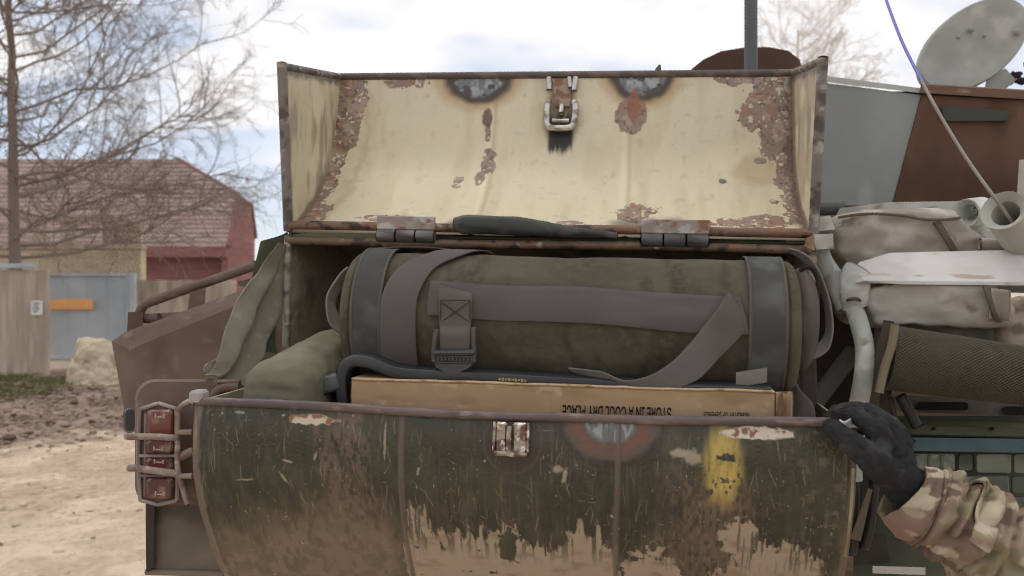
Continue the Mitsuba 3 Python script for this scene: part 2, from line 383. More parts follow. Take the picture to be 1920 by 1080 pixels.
# ------------------------------------------------------------------ bare trees
def bare_tree(base, height, r0, seed, n1, spread, col, key, label, lens, bias=None, twig=.004, droop=.25, first=.2):
    rg = np.random.default_rng(seed); tr = thing(key, label, 'tree')
    n = 14; s = np.linspace(0, 1, n); wob = np.c_[np.cumsum(rg.normal(0, .03, n)), np.cumsum(rg.normal(0, .03, n)), s * height]
    trunk = np.asarray(base) + wob; rad = r0 * (1 - .85 * s) + .01
    m = tube(trunk, rad, 10); put('trunk', m, 'bark', tr, smooth=True, color=hue(m.vertices, col, (), .3, 5))
    ti = [] ; ci = CubicSpline(s, trunk)

    def limb(p, d, L, r, lvl):
        k = 6 if lvl < 2 else 4
        pts = [p]; dd = d / np.linalg.norm(d)
        for i in range(k):
            dd = dd + rg.normal(0, .16, 3) + np.array([0, 0, .10 if lvl < 2 else -.02 - droop * .2]); dd /= np.linalg.norm(dd); pts.append(pts[-1] + dd * L / k)
        pts = np.array(pts); ti.append(tube(pts, np.linspace(r, max(r * .35, twig), k + 1), 5 if lvl < 2 else 3, caps=False))
        if lvl >= 3: return
        for c in range(lens[lvl]):
            f = rg.uniform(.18, 1.0); i = min(int(f * k), k - 1); q_ = pts[i] + (pts[i + 1] - pts[i]) * (f * k - i)
            ax = pts[i + 1] - pts[i]; ax /= np.linalg.norm(ax); o = rg.normal(0, 1, 3); o -= ax * (o @ ax); o /= np.linalg.norm(o)
            limb(q_, ax * .75 + o * rg.uniform(.5, .95) + [0, 0, .12 - .25 * droop], L * rg.uniform(.34, .6) * (1 - .25 * f), max(r * .45, twig), lvl + 1)
    for k in range(n1):
        f = first + (1 - first) * (k + rg.uniform(0, 1)) / n1; a = rg.uniform(0, 2 * np.pi); d = np.array([math.cos(a), math.sin(a), rg.uniform(.1, .7) - droop * (1 - f)])
        if bias is not None: d = d + np.asarray(bias) * rg.uniform(.2, 1)
        limb(ci(f), d, spread * (1.15 - .55 * f) * rg.uniform(.75, 1.15), r0 * .34 * (1 - .6 * f), 0)
    m = join(*ti); put('branches', m, 'bark', tr, smooth=True, color=hue(m.vertices, np.asarray(col) * 1.05, (), .2, 2), kind='stuff')


bare_tree(P(22, 690, 17.6) * [1, 1, 0], 9.5, .12, 11, 60, 4.3, (.26, .21, .18), 'bare_tree', 'large bare grey-brown tree behind the wooden wall at left', (8, 7, 4), bias=(.6, -.1, 0), twig=.0042, droop=.40, first=.2)
bare_tree(P(1492, 560, 46) * [1, 1, 0], 13.6, .24, 4, 30, 4.6, (.62, .55, .50), 'distant_tree', 'pale bare tree far away behind the brown hatch', (7, 6, 4), twig=.006, droop=.1, first=.5)

# ================================================================== the armoured vehicle
AV = thing('armoured_vehicle', 'muddy armoured vehicle in brown, grey and green paint with an open stowage bin', 'armoured vehicle')
GREEN, TAN, BROWN, MUDC = (.037, .037, .022), (.36, .285, .21), (.165, .105, .075), (.20, .145, .10)

# --- bin front panel: curved sheet, colours from its own (u, t)
FRP = np.array([(-.371, -.2825), (-.379, -.34), (-.377, -.38), (-.364, -.426), (-.331, -.494), (-.259, -.596), (-.17, -.665), (-.05, -.70), (.3, -.70)])
LDP = np.array([(0, 0), (.02, .075), (.056, .165), (.11, .24), (.145, .268), (.2, .295), (.316, .34)])
def arcfn(Q):
    t = np.r_[0, np.cumsum(np.linalg.norm(np.diff(Q, axis=0), axis=1))]; return t, PchipInterpolator(t, Q)
ft, ff = arcfn(FRP); lt, lf = arcfn(LDP)


def rimdw(u): return np.interp(u, [-.5, -.26, 0, .22, .46, .5], [-.0025, -.003, -.0068, -.0015, .005, .005])


class Stain:
    """masks in a surface's own coordinates (metres): u along, t across"""
    def __init__(s, u, t, seed): s.u, s.t, s.p = u, t, np.stack([u, t, 0 * u + seed * 1.37], -1)
    def n(s, sc, o=4, k=0): return meshkit.fbm(s.p * np.broadcast_to(np.asarray(sc, float), (3,)), o, k)
    def blob(s, cu, ct, ru, rt, rough=.5, sc=60, soft=.12, rot=0., k=0):
        c, n = math.cos(rot), math.sin(rot); du, dt = s.u - cu, s.t - ct
        d = np.hypot((du * c + dt * n) / ru, (-du * n + dt * c) / rt) + rough * 2 * (s.n(sc, 5, k) - .5)
        return sst(1 + soft, 1 - soft, d)


nu, nt = 740, 350
U, Tt = np.meshgrid(np.linspace(-.5, .5, nu), np.r_[np.linspace(0, .42, 300), np.linspace(.42, ft[-1], 51)[1:]], indexing='ij'); u, t = U.ravel(), Tt.ravel()
S = Stain(u, t, 3)
fine, stk = S.n(420, 3, 1), S.n((520, 22, 1), 3, 2); mid = S.n(38, 4, 3)
c = np.tile(GREEN, (len(u), 1)).astype(float) * (1 + .5 * (mid - .5) + .5 * (fine - .5))[:, None]
c = lay(c, (.085, .085, .05), sst(.5, .75, S.n(9, 3, 5)) * .3)
dust = sst(.48, .74, S.n((90, 26, 1), 5, 6)) * (.3 + .5 * sst(.05, .3, t)); c = lay(c, (.15, .125, .088), dust * .38); c = lay(c, (.17, .145, .105), sst(.55, .7, S.n((420, 14, 1), 3, 15)) * sst(.4, .6, S.n(14, 3, 16)) * .2)
# brown smears
for (cu, ct, ru, rt, k, a) in ((-.255, .062, .045, .055, 1, .75), (-.25, .02, .03, .03, 2, .6), (-.255, .18, .055, .07, 3, .8), (-.19, .25, .06, .05, 4, .6), (.30, .15, .06, .075, 5, .75), (.285, .25, .065, .09, 6, .75), (.24, .06, .02, .05, 8, .4), (.31, .11, .04, .03, 9, .7)):
    c = lay(c, (.165, .115, .08), S.blob(cu, ct, ru, rt, .75, (90, 34, 1), .35, k=k) * a * .8 * sst(.30, .62, S.n((190, 90, 1), 4, k + 40)))
# mud on the lower left
c = lay(c, MUDC, sst(.11, .25, t + .10 * (S.n(30, 5, 7) - .5) + .02 * (S.n(150, 3, 8) - .5) - .06 * sst(-.3, -.5, u)) * sst(-.165, -.20, u) * (.55 + .45 * sst(.3, .55, S.n((120, 50, 1), 4, 14))))
c = lay(c, (.13, .095, .065), sst(.52, .7, S.n(46, 4, 9)) * sst(.2, .27, t) * sst(-.165, -.2, u) * .6)
# bare tan paint: streaked upper edge
tan = np.zeros_like(u)
for (cu, ct, ru, rt, k) in ((-.05, .325, .115, .135, 1), (-.143, .26, .026, .11, 2), (.115, .27, .055, .10, 3), (.03, .30, .07, .085, 4), (.215, .285, .05, .075, 5), (.40, .235, .065, .052, 6), (.345, .18, .03, .035, 7), (.37, .30, .07, .07, 8)):
    tan = np.maximum(tan, S.blob(cu, ct, ru, rt, .38 + .2 * (k > 4), (110 if k % 2 else 260, 34 + 40 * (k > 4), 1), .05, k=k))
tan *= 1 - S.blob(-.003, .222, .016, .036, .6, 90) * .95
tan *= 1 - sst(.55, .64, S.n((260, 22, 1), 4, 12)) * sst(.27, .20, t) * .8
tan *= 1 - sst(.70, .74, S.n(60, 4, 13))
c = lay(c, np.array(TAN), tan); 
c = lay(c, (.21, .15, .1), tan * sst(.5, .75, S.n((40, 80, 1), 4, 17)) * .6)
# scratches, chips and pale runs
for k in range(560):
    a, b, L, an = rng.uniform(-.49, .49), rng.uniform(.005, .25), rng.uniform(.002, .022), rng.normal(1.57, .18) if rng.random() < .8 else rng.uniform(0, 3.14)
    du, dt = u - a, t - b; m_ = np.abs(dt) < L + .01
    al, ac = du * math.cos(an) + dt * math.sin(an), -du * math.sin(an) + dt * math.cos(an)
    mk = np.where(m_, sst(.0010, .0002, np.abs(ac + .05 * al * al / max(L, .01))) * sst(L, L * .5, np.abs(al)), 0) * rng.uniform(.08, .6) ** 1.3
    c = lay(c, (.33, .28, .20) if rng.random() < .8 else (.28, .15, .07), mk)
for (cu, ct, ru, rt, rot) in ((-.352, .112, .0022, .010, -.6), (-.415, .12, .014, .0013, -.1), (-.30, .075, .0016, .008, .3), (-.345, .085, .007, .002, .2), (-.19, .045, .0016, .03, 0), (-.137, .089, .0018, .007, .2), (-.425, .012, .008, .002, 0), (.085, .085, .003, .010, .2), (.075, .075, .008, .005, 0), (.27, .05, .012, .010, .4), (.25, .045, .01, .006, 0)):
    c = lay(c, (.42, .35, .25), S.blob(cu, ct, ru, rt, .7, 160, .4, rot=rot) * .65)
c = lay(c, (.40, .36, .28), sst(.83, .87, S.n((300, 220, 1), 2, 77)) * sst(.45, .6, S.n(18, 3, 78)) * .7)
# weld burn with orange ring, grey heart
def burn(c, S, cu, ct, ru, rt, ring=True):
    d = np.hypot((S.u - cu) / ru, (S.t - ct) / rt) + .22 * (S.n(60, 4, 51) - .5)
    c = lay(c, (.035, .025, .022), sst(1.3, 1.0, d) * .8); 
    if ring:
        c = lay(c, (.12, .085, .06), sst(1.02, .85, d) * .8); c = lay(c, (.15, .068, .047), sst(.84, .7, d) * sst(.45, .6, d) * (.35 + .65 * sst(.4, .6, S.n(50, 3, 52))))
    c = lay(c, (.13, .14, .135), sst(.55, .42, d)); return lay(c, (.28, .30, .29), sst(.5, .4, d) * sst(.5, .62, S.n((170, 40, 1), 3, 53)))
c = burn(c, S, .152, .004, .075, .06)
d_ = np.hypot((u - .006) / .045, (t - .035) / .052); c = lay(c, (.05, .036, .032), sst(1.15, .9, d_) * .75); c = lay(c, (.10, .07, .062), sst(1.02, .96, d_) * sst(.9, .97, d_) * .6)
# yellow paint
yl = S.blob(.315, .062, .026, .055, .25, (120, 40, 1), .45, k=61); yl *= 1 - S.blob(.322, .05, .014, .006, .6, 200, .2, k=62); yl *= .75 + .25 * sst(.35, .55, S.n((230, 50, 1), 4, 68)); yl *= 1 - sst(.60, .66, S.n((190, 120, 1), 4, 63)) * sst(.03, .09, t)
c = lay(c, (.52, .38, .10), yl * .85)
# chips under the rim
ch = S.blob(.365, .014, .05, .009, .45, (110, 160, 1), .1, k=64); c = lay(c, (.62, .55, .45), ch); c = lay(c, (.22, .11, .05), ch * sst(.5, .6, S.n(90, 4, 65)))
ch = S.blob(-.31, .018, .042, .008, .5, (110, 160, 1), .1, k=66); c = lay(c, (.55, .47, .36), ch); c = lay(c, (.25, .12, .05), ch * sst(.45, .55, S.n(90, 4, 67)))
for su in (-.164, .163):
    d_ = np.abs(u - su - .003 * (S.n(20, 2, 70) - .5)); c = lay(c, (.125, .093, .073), sst(.0060, .0025, d_) * .85)
c = lay(c, (.17, .13, .10), sst(.484, .492, np.abs(u) + .012 * (S.n(60, 3, 72) - .5)) * .85)
c = lay(c, (.16, .125, .085), sst(.35, .48, u) * sst(.52, .70, S.n(95, 4, 73)) * .6)
st_ = ff(t); st_[:, 1] += rimdw(u) * np.exp(-t / .12); base = np.c_[u, st_]; nrm = np.array(grid(base.reshape(nu, nt, 3)).vertex_normals); nrm *= np.sign(-nrm[:, 1:2].mean() + 1e-9)
h = .0030 * np.exp(-((u + .164) / .004) ** 2) + .0034 * np.exp(-((u - .163) / .004) ** 2) + .008 * (S.n(7, 3, 75) - .5) + .0016 * (S.n(26, 3, 76) - .5) + .0025 * np.exp(-((np.abs(u) - .487) / .003) ** 2) + .0006 * (fine - .5) - .0010 * np.clip(tan, 0, 1)
h += .004 * np.exp(-((u - .006) / .03) ** 2 - ((t - .03) / .03) ** 2) + .006 * np.exp(-((u - .153) / .006) ** 2) * sst(.05, .01, t)
m = grid((base + nrm * h[:, None]).reshape(nu, nt, 3)); 
if m.face_normals[0][1] > 0: m.invert()
BIN = put('storage_bin', m, 'painted_steel', AV, smooth=True, color=np.clip(c, .003, .9), local=True, label='scratched dark green and tan bin front with a yellow paint mark and weld burns')


def painted(name, mesh, par, base, layers=(), mt='dusty_paint', var=.15, s=30, seed=1, e=None, smooth=True, **kw):
    """vertex-coloured vehicle part given in the vehicle frame; e: subdivide to this edge length (faceted)"""
    if e:
        mesh = dense(mesh, e); mesh = trimesh.graph.smooth_shade(mesh, angle=.6, facet_minarea=None)
    return put(name, mesh, mt, par, smooth=smooth, color=hue(mesh.vertices, base, layers, var, s, seed), local=True, **kw)


RUST = (((.21, .11, .065), 28, .56, .08), ((.05, .035, .03), 45, .60, .05), ((.36, .29, .22), 60, .68, .04))
# end plates and walls of the bin
ep = [(0, 0), (0, -.2825), (-.368, -.2825)] + [tuple(ff(x)) for x in np.linspace(.03, ft[-1], 30)] + [(.3, 0)]
epm = trimesh.creation.extrude_polygon(Polygon(ep), .004, engine='earcut')
for s_ in (-1, 1):
    m = epm.copy(); x = m.vertices; m.vertices = np.c_[s_ * .4955 + x[:, 2] - .002, x[:, 0], x[:, 1]]; trimesh.repair.fix_normals(m)
    painted('end_plate', m, BIN, (.33, .295, .205), (((.22, .17, .12), 18, .60, .1), ((.4, .36, .27), 50, .66, .05)), e=.012, smooth=True)
painted('back_wall', cbox(1.0, .006, .70, .002, (0, .3036, -.35)), BIN, (.22, .19, .13), (((.13, .10, .07), 15, .55, .08),), e=.03)
painted('top_plate', cbox(1.0, .30, .006, .002, (0, .155, -.004)), BIN, (.10, .095, .06), e=.03)
painted('edge_tube', tube(curve([(-.497, -.004, -.006), (-.497, -.004, -.15), (-.497, -.005, -.29)], 60), .0078), BIN, (.27, .235, .20), (((.12, .09, .075), 60, .56, .05), ((.42, .38, .33), 90, .64, .05)), 'rusty_tube')
painted('edge_tube', tube(curve([(.497, -.004, -.006), (.497, -.004, -.15), (.497, -.005, -.29)], 60), .0078), BIN, (.30, .25, .20), (((.12, .09, .075), 60, .56, .05),), 'rusty_tube')
# rim tube along the front panel
rp = [(x, -.3745 + .001 * math.sin(9 * x), -.279 + .0008 * math.sin(17 * x + 1) + rimdw(x)) for x in np.linspace(-.5, .5, 220)]
painted('rim_tube', tube(rp, .0068, 14), BIN, (.14, .105, .098), (((.105, .08, .078), (14, 60, 60), .55, .1), ((.22, .17, .15), (30, 120, 120), .66, .06)), 'rusty_tube', label='brown rim tube along the top of the bin front')
painted('rim_cap', cbox(.022, .03, .021, .004, (-.497, -.366, -.276)), BIN, (.36, .33, .31), e=.006, label='pale grey cap on the left end of the bin rim')
# latch plate on the front
lm = [cbox(.018, .008, .046, .003, (-.010, -.384, -.315)), cbox(.022, .008, .046, .003, (.018, -.384, -.315)), tube([(.003, -.39, -.297), (.002, -.391, -.312), (.003, -.390, -.34)], .004, 8), tube([(-.02, -.386, -.338), (.03, -.386, -.339)], .005, 8), tube([(.03, -.386, -.292), (.031, -.387, -.335)], .0025, 8), tube([(-.020, -.386, -.292), (-.021, -.387, -.335)], .0025, 8)]
painted('latch_plate', join(*lm), BIN, (.36, .32, .27), (((.15, .10, .08), 80, .55, .05), ((.7, .66, .6), 130, .6, .05)), 'bare_metal', e=.004, label='shiny welded latch plate under the bin rim')

# --- the lid
nu, nt = 700, 340
U, Tt = np.meshgrid(np.linspace(-.5, .5, nu), np.linspace(0, lt[-1], nt), indexing='ij'); u, t = U.ravel(), Tt.ravel(); S = Stain(u, t, 8)
fine = S.n(300, 3, 1); c = np.tile((.60, .54, .385), (len(u), 1)).astype(float)
c *= (1 + .10 * (S.n(6, 4, 2) - .5) + .08 * (fine - .5))[:, None]
c = lay(c, (.46, .39, .245), sst(.48, .75, S.n((26, 7, 1), 4, 3)) * .35)
c = lay(c, (.67, .60, .42), S.blob(.39, .30, .07, .05, .5, 22, .15, k=4) * .5)
c = lay(c, (.42, .31, .18), S.blob(.42, .275, .045, .05, .45, 30, .25, k=5) * .6)
c = lay(c, (.30, .22, .14), sst(.60, .80, S.n(55, 5, 6)) * .25)
for su, a in ((-.135, .5), (.158, .45)):
    c = lay(c, (.40, .32, .20), np.exp(-((u - su) / .005) ** 2) * a); c = lay(c, (.68, .62, .46), np.exp(-((u - su + .012) / .006) ** 2) * .5)
def primer(c, m_, k=0):
    r1, r2 = S.n(130, 4, 80 + k), S.n(45, 4, 81 + k)
    col = np.array([.27, .195, .155]) * (1 + .5 * (r1 - .5))[:, None]; col = lay(col, (.40, .31, .25), sst(.5, .65, r2) * .7); col = lay(col, (.30, .145, .08), sst(.50, .66, S.n(60, 4, 82 + k)) * .75); col = lay(col, (.12, .075, .055), sst(.58, .66, r1) * .7)
    c = lay(c, (.16, .10, .06), sst(.05, .5, m_) * .8)
    return c * (1 - m_[:, None]) + col * m_[:, None]
PR = np.zeros_like(u)
for (cu, ct, ru, rt, k) in ((-.476, .44, .042, .075, 1), (-.468, .375, .030, .06, 2), (-.485, .30, .025, .06, 3), (-.488, .22, .022, .045, 4), (-.495, .17, .018, .05, 5), (-.478, .125, .027, .03, 6), (-.485, .08, .03, .03, 7),
                            (-.149, .368, .006, .022, 8), (-.142, .292, .015, .034, 9), (-.155, .248, .010, .022, 10), (-.200, .243, .012, .010, 11), (-.203, .222, .010, .008, 12),
                            (.182, .137, .034, .028, 13), (.165, .11, .03, .03, 14), (.40, .085, .09, .022, 15), (.425, .105, .045, .018, 16), (.30, .075, .03, .010, 17), (.412, .40, .030, .030, 18), (.45, .44, .045, .055, 19), (.462, .35, .032, .05, 20),
                            (.488, .26, .028, .09, 21), (.49, .15, .026, .08, 22), (.448, .176, .010, .008, 23), (-.345, .487, .045, .016, 24), (.385, .488, .05, .014, 25), (-.33, .085, .05, .015, 26), (.05, .075, .03, .01, 27), (.43, .30, .012, .008, 28)):
    PR = np.maximum(PR, S.blob(cu, ct, ru, rt, .62, (95, 80, 1), .05, k=k))
PR *= 1 - sst(.60, .63, S.n(110, 4, 29)) * .9
c = lay(c, (.42, .29, .17), sst(.35, .0, np.abs(S.blob(-.47, .33, .05, .2, .5, 40, .6, k=28) - .5)) * .35)
c = primer(c, PR)
c = lay(c, (.10, .07, .055), sst(.47, .495, u + .03 * (S.n(40, 4, 30) - .5)) * .85)
c = lay(c, (.09, .08, .08), S.blob(.351, .244, .008, .008, .3, 150, .2) * .9)
def lidburn(c, cu, ct, ru, rt, k):
    d = np.hypot((S.u - cu) / ru, np.minimum(0, S.t - ct) / rt) + .25 * (S.n(36, 4, k) - .5)
    c = lay(c, (.42, .27, .13), sst(1.5, 1.0, d) * .75); c = lay(c, (.045, .033, .03), sst(1.12, .86, d) * .95)
    g = sst(.80, .66, d); col = lay(np.tile((.15, .165, .165), (len(u), 1)), (.33, .36, .36), sst(.42, .72, S.n((70, 50, 1), 5, k + 1))); col = lay(col, (.07, .06, .055), sst(.58, .68, S.n(55, 4, k + 2)))
    return c * (1 - g[:, None]) + col * g[:, None]
c = lidburn(c, -.178, .497, .078, .062, 91); c = lidburn(c, .182, .497, .070, .060, 95)
c = primer(c, S.blob(.160, .405, .034, .042, .35, 60, .08, k=97) , 5); c = lay(c, (.25, .10, .055), S.blob(.165, .43, .012, .035, .4, (90, 30, 1), .3, k=98) * .8)
c = lay(c, (.10, .06, .045), S.blob(-.153, .40, .012, .022, .4, 90, .2, k=99) * .9)
c = lay(c, (.13, .085, .045), sst(1.25, .8, np.hypot((u - .009) / .036, (t - .40) / .075) + .2 * (S.n(50, 3, 35) - .5)) * .75)
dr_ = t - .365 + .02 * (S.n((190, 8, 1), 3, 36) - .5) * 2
c = lay(c, (.014, .012, .012), sst(.030, .022, np.abs(u - .010)) * sst(-.052, -.028, dr_) * sst(.06, .03, dr_) * .97)  # shadow below the latch painted black into the lid, with sooty drips
for cu, ru in ((-.155, .05), (.19, .08), (-.30, .05), (.25, .03)):
    c = lay(c, (.07, .05, .04), sst(1.2, .4, np.hypot((u - cu) / ru, (t - .06) / .05) + .5 * (S.n(50, 4, 37) - .5)) * .75)
c = lay(c, (.13, .09, .07), sst(.05, .03, t + .02 * (S.n(40, 4, 38) - .5)) * .7)
L2 = lf(t); base = u[:, None] * np.array([1., 0, 0]) + L2[:, :1] * E1 + L2[:, 1:] * E2
nrm = np.array(grid(base.reshape(nu, nt, 3)).vertex_normals); nrm *= np.sign(-nrm[:, 1].mean())
h = .0022 * PR * (S.n(160, 3, 40) - .3) - .0005 * PR + .003 * (S.n(5, 3, 41) - .5) + .0022 * np.exp(-((u + .135) / .005) ** 2) + .0022 * np.exp(-((u - .158) / .005) ** 2)
m = grid((base + nrm * h[:, None]).reshape(nu, nt, 3)); 
if m.face_normals[0][1] > 0: m.invert()
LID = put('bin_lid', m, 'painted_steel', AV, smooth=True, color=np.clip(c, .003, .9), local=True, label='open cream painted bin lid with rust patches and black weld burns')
def LE(u_, a, b): return np.array([u_, 0, 0]) + a * E1 + b * E2
# outer skin of the lid, a little behind
ob = base - nrm * .004; k_ = np.arange(nu * nt).reshape(nu, nt)[::35][:, ::17]; m = grid(ob[k_.ravel()].reshape(k_.shape + (3,)))
painted('outer_skin', m, LID, (.05, .055, .03))
for s_ in (-1, 1):
    bot = [(0.004, 0)] + [tuple(x) for x in lf(np.linspace(.01, lt[-1], 40))]; poly = Polygon(bot + [(.316, 0)])
    m = trimesh.creation.extrude_polygon(poly, .004, engine='earcut'); x = m.vertices; m.vertices = (s_ * .4975 + x[:, 2:] - .002) * np.array([1., 0, 0]) + x[:, :1] * E1 + x[:, 1:2] * E2; trimesh.repair.fix_normals(m)
    m = trimesh.graph.smooth_shade(dense(m, .006), angle=.6, facet_minarea=None); v = m.vertices; a_, b_ = v @ E1, v @ E2
    c = hue(v, (.50, .44, .30) if s_ < 0 else (.42, .36, .26), (((.55, .49, .36), 14, .58, .1), ((.30, .25, .19), (40, 40, 9), .62, .12)), .08, 12, 3 + s_)
    edge_d = np.interp(a_, LDP[:, 0], LDP[:, 1]) - b_
    c = lay(c, (.20, .135, .10), sst(.05, .02, edge_d + .04 * (N3(v, 45, 4, 6) - .5)) * sst(.25, .05, a_ - .3 * (s_ > 0)) * .9)
    c = lay(c, (.09, .075, .07), sst(.022, .008, .316 - a_ + .02 * (N3(v, 50, 3, 7) - .5)) * .8); c = lay(c, (.13, .11, .10), sst(.03, .012, b_ + .015 * (N3(v, 30, 3, 8) - .5)) * .75)
    put('end_plate', m, 'painted_steel', LID, smooth=True, color=c, local=True)
tc = (.155, .125, .11); tl = (((.07, .055, .05), 40, .55, .06), ((.3, .25, .21), 70, .64, .05))
painted('rim_tube', tube(curve([LE(x, .318, .342) for x in np.linspace(-.497, .497, 150)], 150), .0085, 12), LID, (.095, .075, .065), (((.16, .12, .10), 40, .56, .06),), 'rusty_tube')
for s_ in (-1, 1):
    painted('rim_tube', tube([LE(s_ * .4975, .318, b) for b in np.linspace(0, .342, 60)], .0075, 12), LID, tc, tl, 'rusty_tube')
    painted('edge_tube', tube([LE(s_ * .4975, a, -.002) for a in np.linspace(.003, .325, 90)], .0095, 12), LID, (.19, .165, .15), (((.09, .07, .065), 40, .55, .06), ((.36, .33, .30), 60, .64, .05)), 'rusty_tube')
painted('hinge_tube', tube([(x, -.004, .0135 + .0008 * math.sin(11 * x)) for x in np.linspace(-.5, .5, 260)], .0088, 14), LID, (.17, .105, .07), RUST, 'rusty_tube', label='rust streaked tube along the bottom edge of the lid')
painted('hinge_tube', tube([(x, -.004, -.0165 + .0008 * math.sin(8 * x)) for x in np.linspace(-.5, .5, 260)], .0085, 14), BIN, (.14, .09, .06), RUST, 'rusty_tube', label='rusty tube along the top edge of the bin body', seed=5)
for a, b in ((-.315, -.2), (.188, .312)):
    k = []
    for i in range(3):
        x0, x1 = a + (b - a) * i / 3, a + (b - a) * (i + 1) / 3 - .0012; k.append(tube([(x0, -.011, -.004), (x0 + .002, -.011, -.004), (x1 - .002, -.011, -.004), (x1, -.011, -.004)], [.0115, .0128, .0128, .0115], 16))
    painted('hinge_barrel', join(*k), AV, (.10, .10, .095), (((.22, .20, .18), 50, .62, .06), ((.06, .05, .045), 30, .55, .05)), 'rusty_tube', label=None)
    painted('hinge_leaf', cbox(b - a, .004, .026, .0015, ((a + b) / 2, -.0145, .021)), LID, (.30, .25, .22), (((.45, .42, .40), 30, .55, .05), ((.25, .11, .06), 40, .58, .05)), 'rusty_tube', e=.005)
# latch on the lid: U shaped bracket
def UB(a): return [LE(x, y, float(np.interp(y, LDP[:, 0], LDP[:, 1])) - d) for x, y, d in a]
uB = curve(UB([(-.017, .262, .012), (-.0205, .245, .016), (-.019, .215, .018), (-.011, .204, .018), (.010, .203, .018), (.030, .204, .018), (.0385, .215, .018), (.041, .245, .016), (.036, .262, .012)]), 60)
lat = [tube(uB, .0068, 12), tube(UB([(-.008, .219, .016), (.010, .218, .016), (.028, .219, .016)]), .005, 10), tube(UB([(.010, .252, .006), (.010, .235, .012)]), .006, 8), tube(UB([(-.020, .312, .008), (-.018, .285, .010)]), .0065, 10), tube(UB([(.038, .312, .008), (.036, .283, .010)]), .0065, 10), tube(UB([(.024, .312, .008), (.028, .29, .010)]), .005, 10)]
painted('latch', join(*lat), LID, (.55, .53, .50), (((.25, .2, .17), 90, .58, .05),), 'bare_metal', label='bright metal U-shaped latch bracket in the middle of the lid')
painted('latch_plate', hull([LE(x, a, float(np.interp(a, LDP[:, 0], LDP[:, 1])) - d) for x, a in ((-.012, .31), (.032, .31), (.028, .25), (-.004, .25)) for d in (.002, .007)]), LID, (.30, .22, .16), (((.2, .1, .06), 60, .5, .06),), 'rusty_tube', e=.006)
painted('catch_tab', tube([LE(.214, .316, .342), LE(.216, .330, .342), LE(.219, .338, .342)], [.009, .006, .002], 8), LID, (.10, .085, .075), (), 'rusty_tube')

# dark rubber strip lying over the hinge tube
rs = curve([(-.165, -.012, .020), (-.10, -.016, .020), (-.02, -.017, .016), (.06, -.016, .008), (.145, -.012, .004)], 70); rsr = np.interp(np.linspace(0, 1, 70), [0, .06, .4, .7, 1], [.012, .018, .017, .0125, .006])
m = tube(rs, rsr, 16, flat=.62, up=(0, 1, 0)); m.vertices = m.vertices + (np.array([0, 1, 1]) * (.005 * (N3(m.vertices, (22, 60, 60), 3, 4) - .5))[:, None])
painted('rubber_strip', m, None, (.035, .038, .034), (((.07, .07, .06), 30, .56, .08),), 'black_plastic', label='dark rubber strip wrapped over the rusty hinge tube', cat='rubber strip')
# fabric scrap in the hinge gap
m = ribbon([(LP(545, 440, .002), LP(545, 452, .002)), (LP(600, 436, .0), LP(600, 450, 0)), (LP(660, 437, 0), LP(660, 452, 0)), (LP(705, 438, 0), LP(705, 452, 0))], .002, 40, 6)
scrap = painted('cloth_scrap', m, None, (.15, .16, .095), mt='canvas', label='green cloth scrap pinched in the hinge gap left of the first hinge', cat='cloth')

# ------------------------------------------------------------------ things in the bin
OL, OLD = (.098, .088, .062), (.075, .07, .045); WEB = (.130, .119, .111); BAND = (.082, .083, .079)
roll = thing('rolled_bag', 'long olive rolled bag with grey webbing straps lying in the open bin', 'bag')
RV, RW, RR, U0, U1 = -.148, -.150, .112, -.311, .444
def RS(u_, ph, dr=0.):
    """point on the roll: ph = 0 faces the viewer, pi/2 up"""
    k = (u_ - U0) / (U1 - U0); v0 = RV; w0 = RW - .004 * k; r = RR * (1 - .015 * np.cos(7 * u_)) + dr
    return np.stack(np.broadcast_arrays(u_, v0 - r * np.cos(ph) * 1.0, w0 + r * np.sin(ph) * (1 + .04 * (np.sin(ph) < 0))), -1)
uu = np.r_[np.linspace(U0, U0 + .02, 12), np.linspace(U0 + .02, U1 - .02, 330)[1:], np.linspace(U1 - .02, U1, 12)[1:]]; ph = np.linspace(0, 2 * np.pi, 180, endpoint=False)
UU, PH = np.meshgrid(uu, ph, indexing='ij'); pt = RS(UU, PH)
wr = N3(np.stack([UU * 22 + PH * 1.6, PH * 1.1, 0 * UU], -1), 1, 4, 9) - .5
cr = np.exp(-((np.sin(UU * 26 + PH * 1.5 + 3 * N3(pt, 8, 2, 3))) / .25) ** 2) * sst(.35, -.5, np.sin(PH))
en = np.minimum(UU - U0, U1 - UU); er = np.where(en < .02, -.026 * (1 - np.sqrt(np.clip(1 - (1 - en / .02) ** 2, 0, 1))), 0)
seam = -.003 * np.exp(-((np.minimum(UU - U0, U1 - UU) - .024) / .0025) ** 2)
dsp = .006 * wr + .0042 * cr * (.35 + wr) + .0035 * (N3(np.stack([UU * 60 + PH * 5, PH * 2.2, 0 * UU], -1), 1, 3, 19) - .5) * sst(.5, -.3, np.sin(PH)) + er + seam + .006 * (N3(pt, 6, 2, 8) - .5)
ctr = np.stack([UU, 0 * UU + RV, 0 * UU + RW], -1); dv = pt - ctr; dv /= np.linalg.norm(dv, axis=-1, keepdims=True); pt = pt + dv * dsp[..., None]
m = grid(pt, closed_v=True); v = m.vertices
def capfan(ring, flip):
    o = np.array(ring).mean(0); f = [[0, i + 1, (i + 1) % len(ring) + 1] for i in range(len(ring))]; return trimesh.Trimesh(np.vstack([o, ring]), [x[::-1] for x in f] if flip else f, process=False)
m = join(m, capfan(pt[0], True), capfan(pt[-1], False))
if m.volume < 0: m.invert()
c = hue(m.vertices, OL, (((.125, .113, .082), (9, 9, 30), .56, .1), ((.078, .068, .048), (40, 12, 12), .60, .1), ((.112, .10, .074), 150, .60, .15)), .16, 14, 3)
put('body', m, 'canvas', roll, smooth=True, color=c, local=True)
